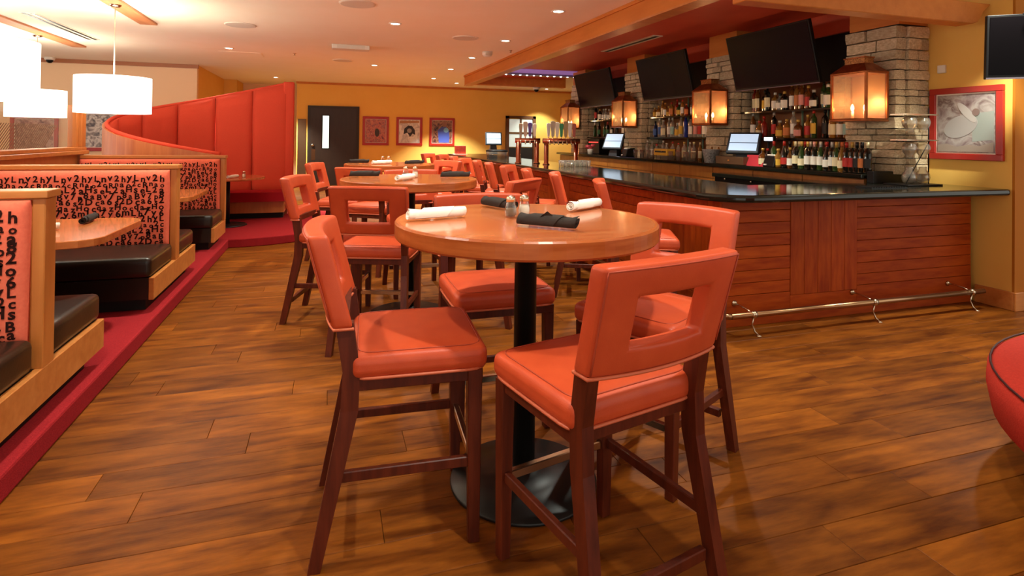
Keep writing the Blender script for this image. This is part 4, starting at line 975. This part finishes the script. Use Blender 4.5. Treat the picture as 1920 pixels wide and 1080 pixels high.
def printer(loc, label):
    t = empty('receipt_printer', loc, 0, label, 'printer', 'black receipt printers')
    MB().hexa([(-.07,-.09,0),(.12,-.09,0),(.12,.09,0),(-.07,.09,0)], [(-.03,-.085,.13),(.12,-.085,.15),(.12,.085,.15),(-.03,.085,.13)]).bevel(.012,2).build('housing', blackpl, t)
    MB().box(-.02,.03,-.06,.06,.132,.146).build('paper_slot', whitepl, t); MB().box(-.074,-.062,.02,.06,.02,.035).build('badge', whitepl, t)
printer((4.93,5.40,1.1005), 'black receipt printer right of the near terminal'); printer((4.95,8.85,1.1005), 'black receipt printer right of the far terminal')
# bucket, caddy and small things on the back counter
t = empty('ice_bucket', (4.93,6.52,1.1005), 0, 'white speckled bucket left of the near terminal', 'bucket')
MB().lathe([(.085,0),(.115,.17),(.12,.172),(.12,.18),(.108,.18),(.08,.01),(.01,.01)], 24, capt=False).build('pail', mat('speckled','e4dcd4',.4,noise=55,col2='6c6058'), t, True)
t = empty('straw_caddy', (4.92,7.63,1.1005), 0, 'clear caddy with a yellow band on the middle back counter', 'caddy')
MB().box(-.07,.07,-.17,.17,0,.06).build('tub', glass, t); MB().box(-.072,.072,-.18,.18,.06,.16).bevel(.004,1).build('band', LC['yellow'], t)
MB().box(-.0735,-.0715,-.15,.15,.105,.13).build('dark_print', LC['black'], t)
t = empty('flower_vase', (4.95,10.3,1.1005), 0, 'pink flowers in a white pot beside the far terminal', 'flowers')
MB().lathe([(.05,0),(.06,.08),(.05,.1)], 14).build('pot', whitepl, t, True)
for i in range(7):
    a = i*2.4; MB().rbox(.035,.035,.03,.028,(.05*math.cos(a)*(i>0),.10*math.sin(a)*(i>0),.13+.02*(i%3))).build('blossom', mat('blossom','e05a68',.6), t, True)
t = empty('glass_door_cooler', (5.28,10.55,1.1005), 0, 'small dark cooler with a red lit strip in the far bay', 'cooler')
MB().box(-.14,.18,-.25,.25,0,.29).bevel(.006,1).build('housing', blackpl, t); MB().box(-.146,-.139,-.21,.21,.22,.24).build('lit_strip', emis('red_strip','ff4038',1.2), t)
t = empty('napkin_holder', (2.83,12.6,1.0205), 0, 'red box at the far end of the bar counter', 'box')
MB().box(-.12,.12,-.06,.06,0,.19).bevel(.005,1).build('box_body', mat('red_box','c03418',.5,noise=14,col2='8c2010'), t); MB().box(-.15,.15,-.09,.09,-.0005,.004).build('tray', whitepl, t)
t = empty('garnish_tray', (3.05,10.4,1.0205), 0, 'clear garnish tub with dark lid on the bar counter', 'tub')
MB().lathe([(.19,0),(.21,.12),(.205,.12),(.185,.006),(.01,.006)], 28, capt=False).build('tub', glass, t, True); MB().lathe([(.212,.12),(.212,.14),(.17,.155),(.02,.158)], 28).build('lid', blackpl, t, True)

# ------------------------------------------------------------------ round red seat at right
t = empty('round_banquette', (3.47,.78,0), 0, 'round red upholstered banquette with dark piping at the right frame edge', 'seat')
st = MB().lathe([(1.02,.17),(1.12,.185),(1.18,.25),(1.20,.36),(1.195,.43),(1.16,.455),(.5,.462)], 72).build('seat', mat('banquette_red','c43a2c',.85,noise=120,col2='b03024',spec=.15,bump=(220,.4)), t, True)
MB().tube([(1.185*math.cos(2*PI*i/72),1.185*math.sin(2*PI*i/72),.447) for i in range(72)], .0045, 6, closed=True).build('piping', mat('piping_dark','3c0c10',.6), st, True)
MB().lathe([(.95,0),(.95,.17)], 48).build('plinth', blackpl, t)
MB().lathe([(.55,.45),(.52,.8),(.46,.86),(.1,.87)], 48).build('centre_back', mat('banquette_red','c43a2c'), t, True)

tag(MB().tube([(5.05,2.95,2.40),(5.12,2.93,2.45),(5.25,2.97,2.475),(5.4,3.1,2.46),(5.55,3.27,2.43)], .006, 8).build('television_cable', blackpl, None, True), 'thin dark cable looping over the right television', 'cable')
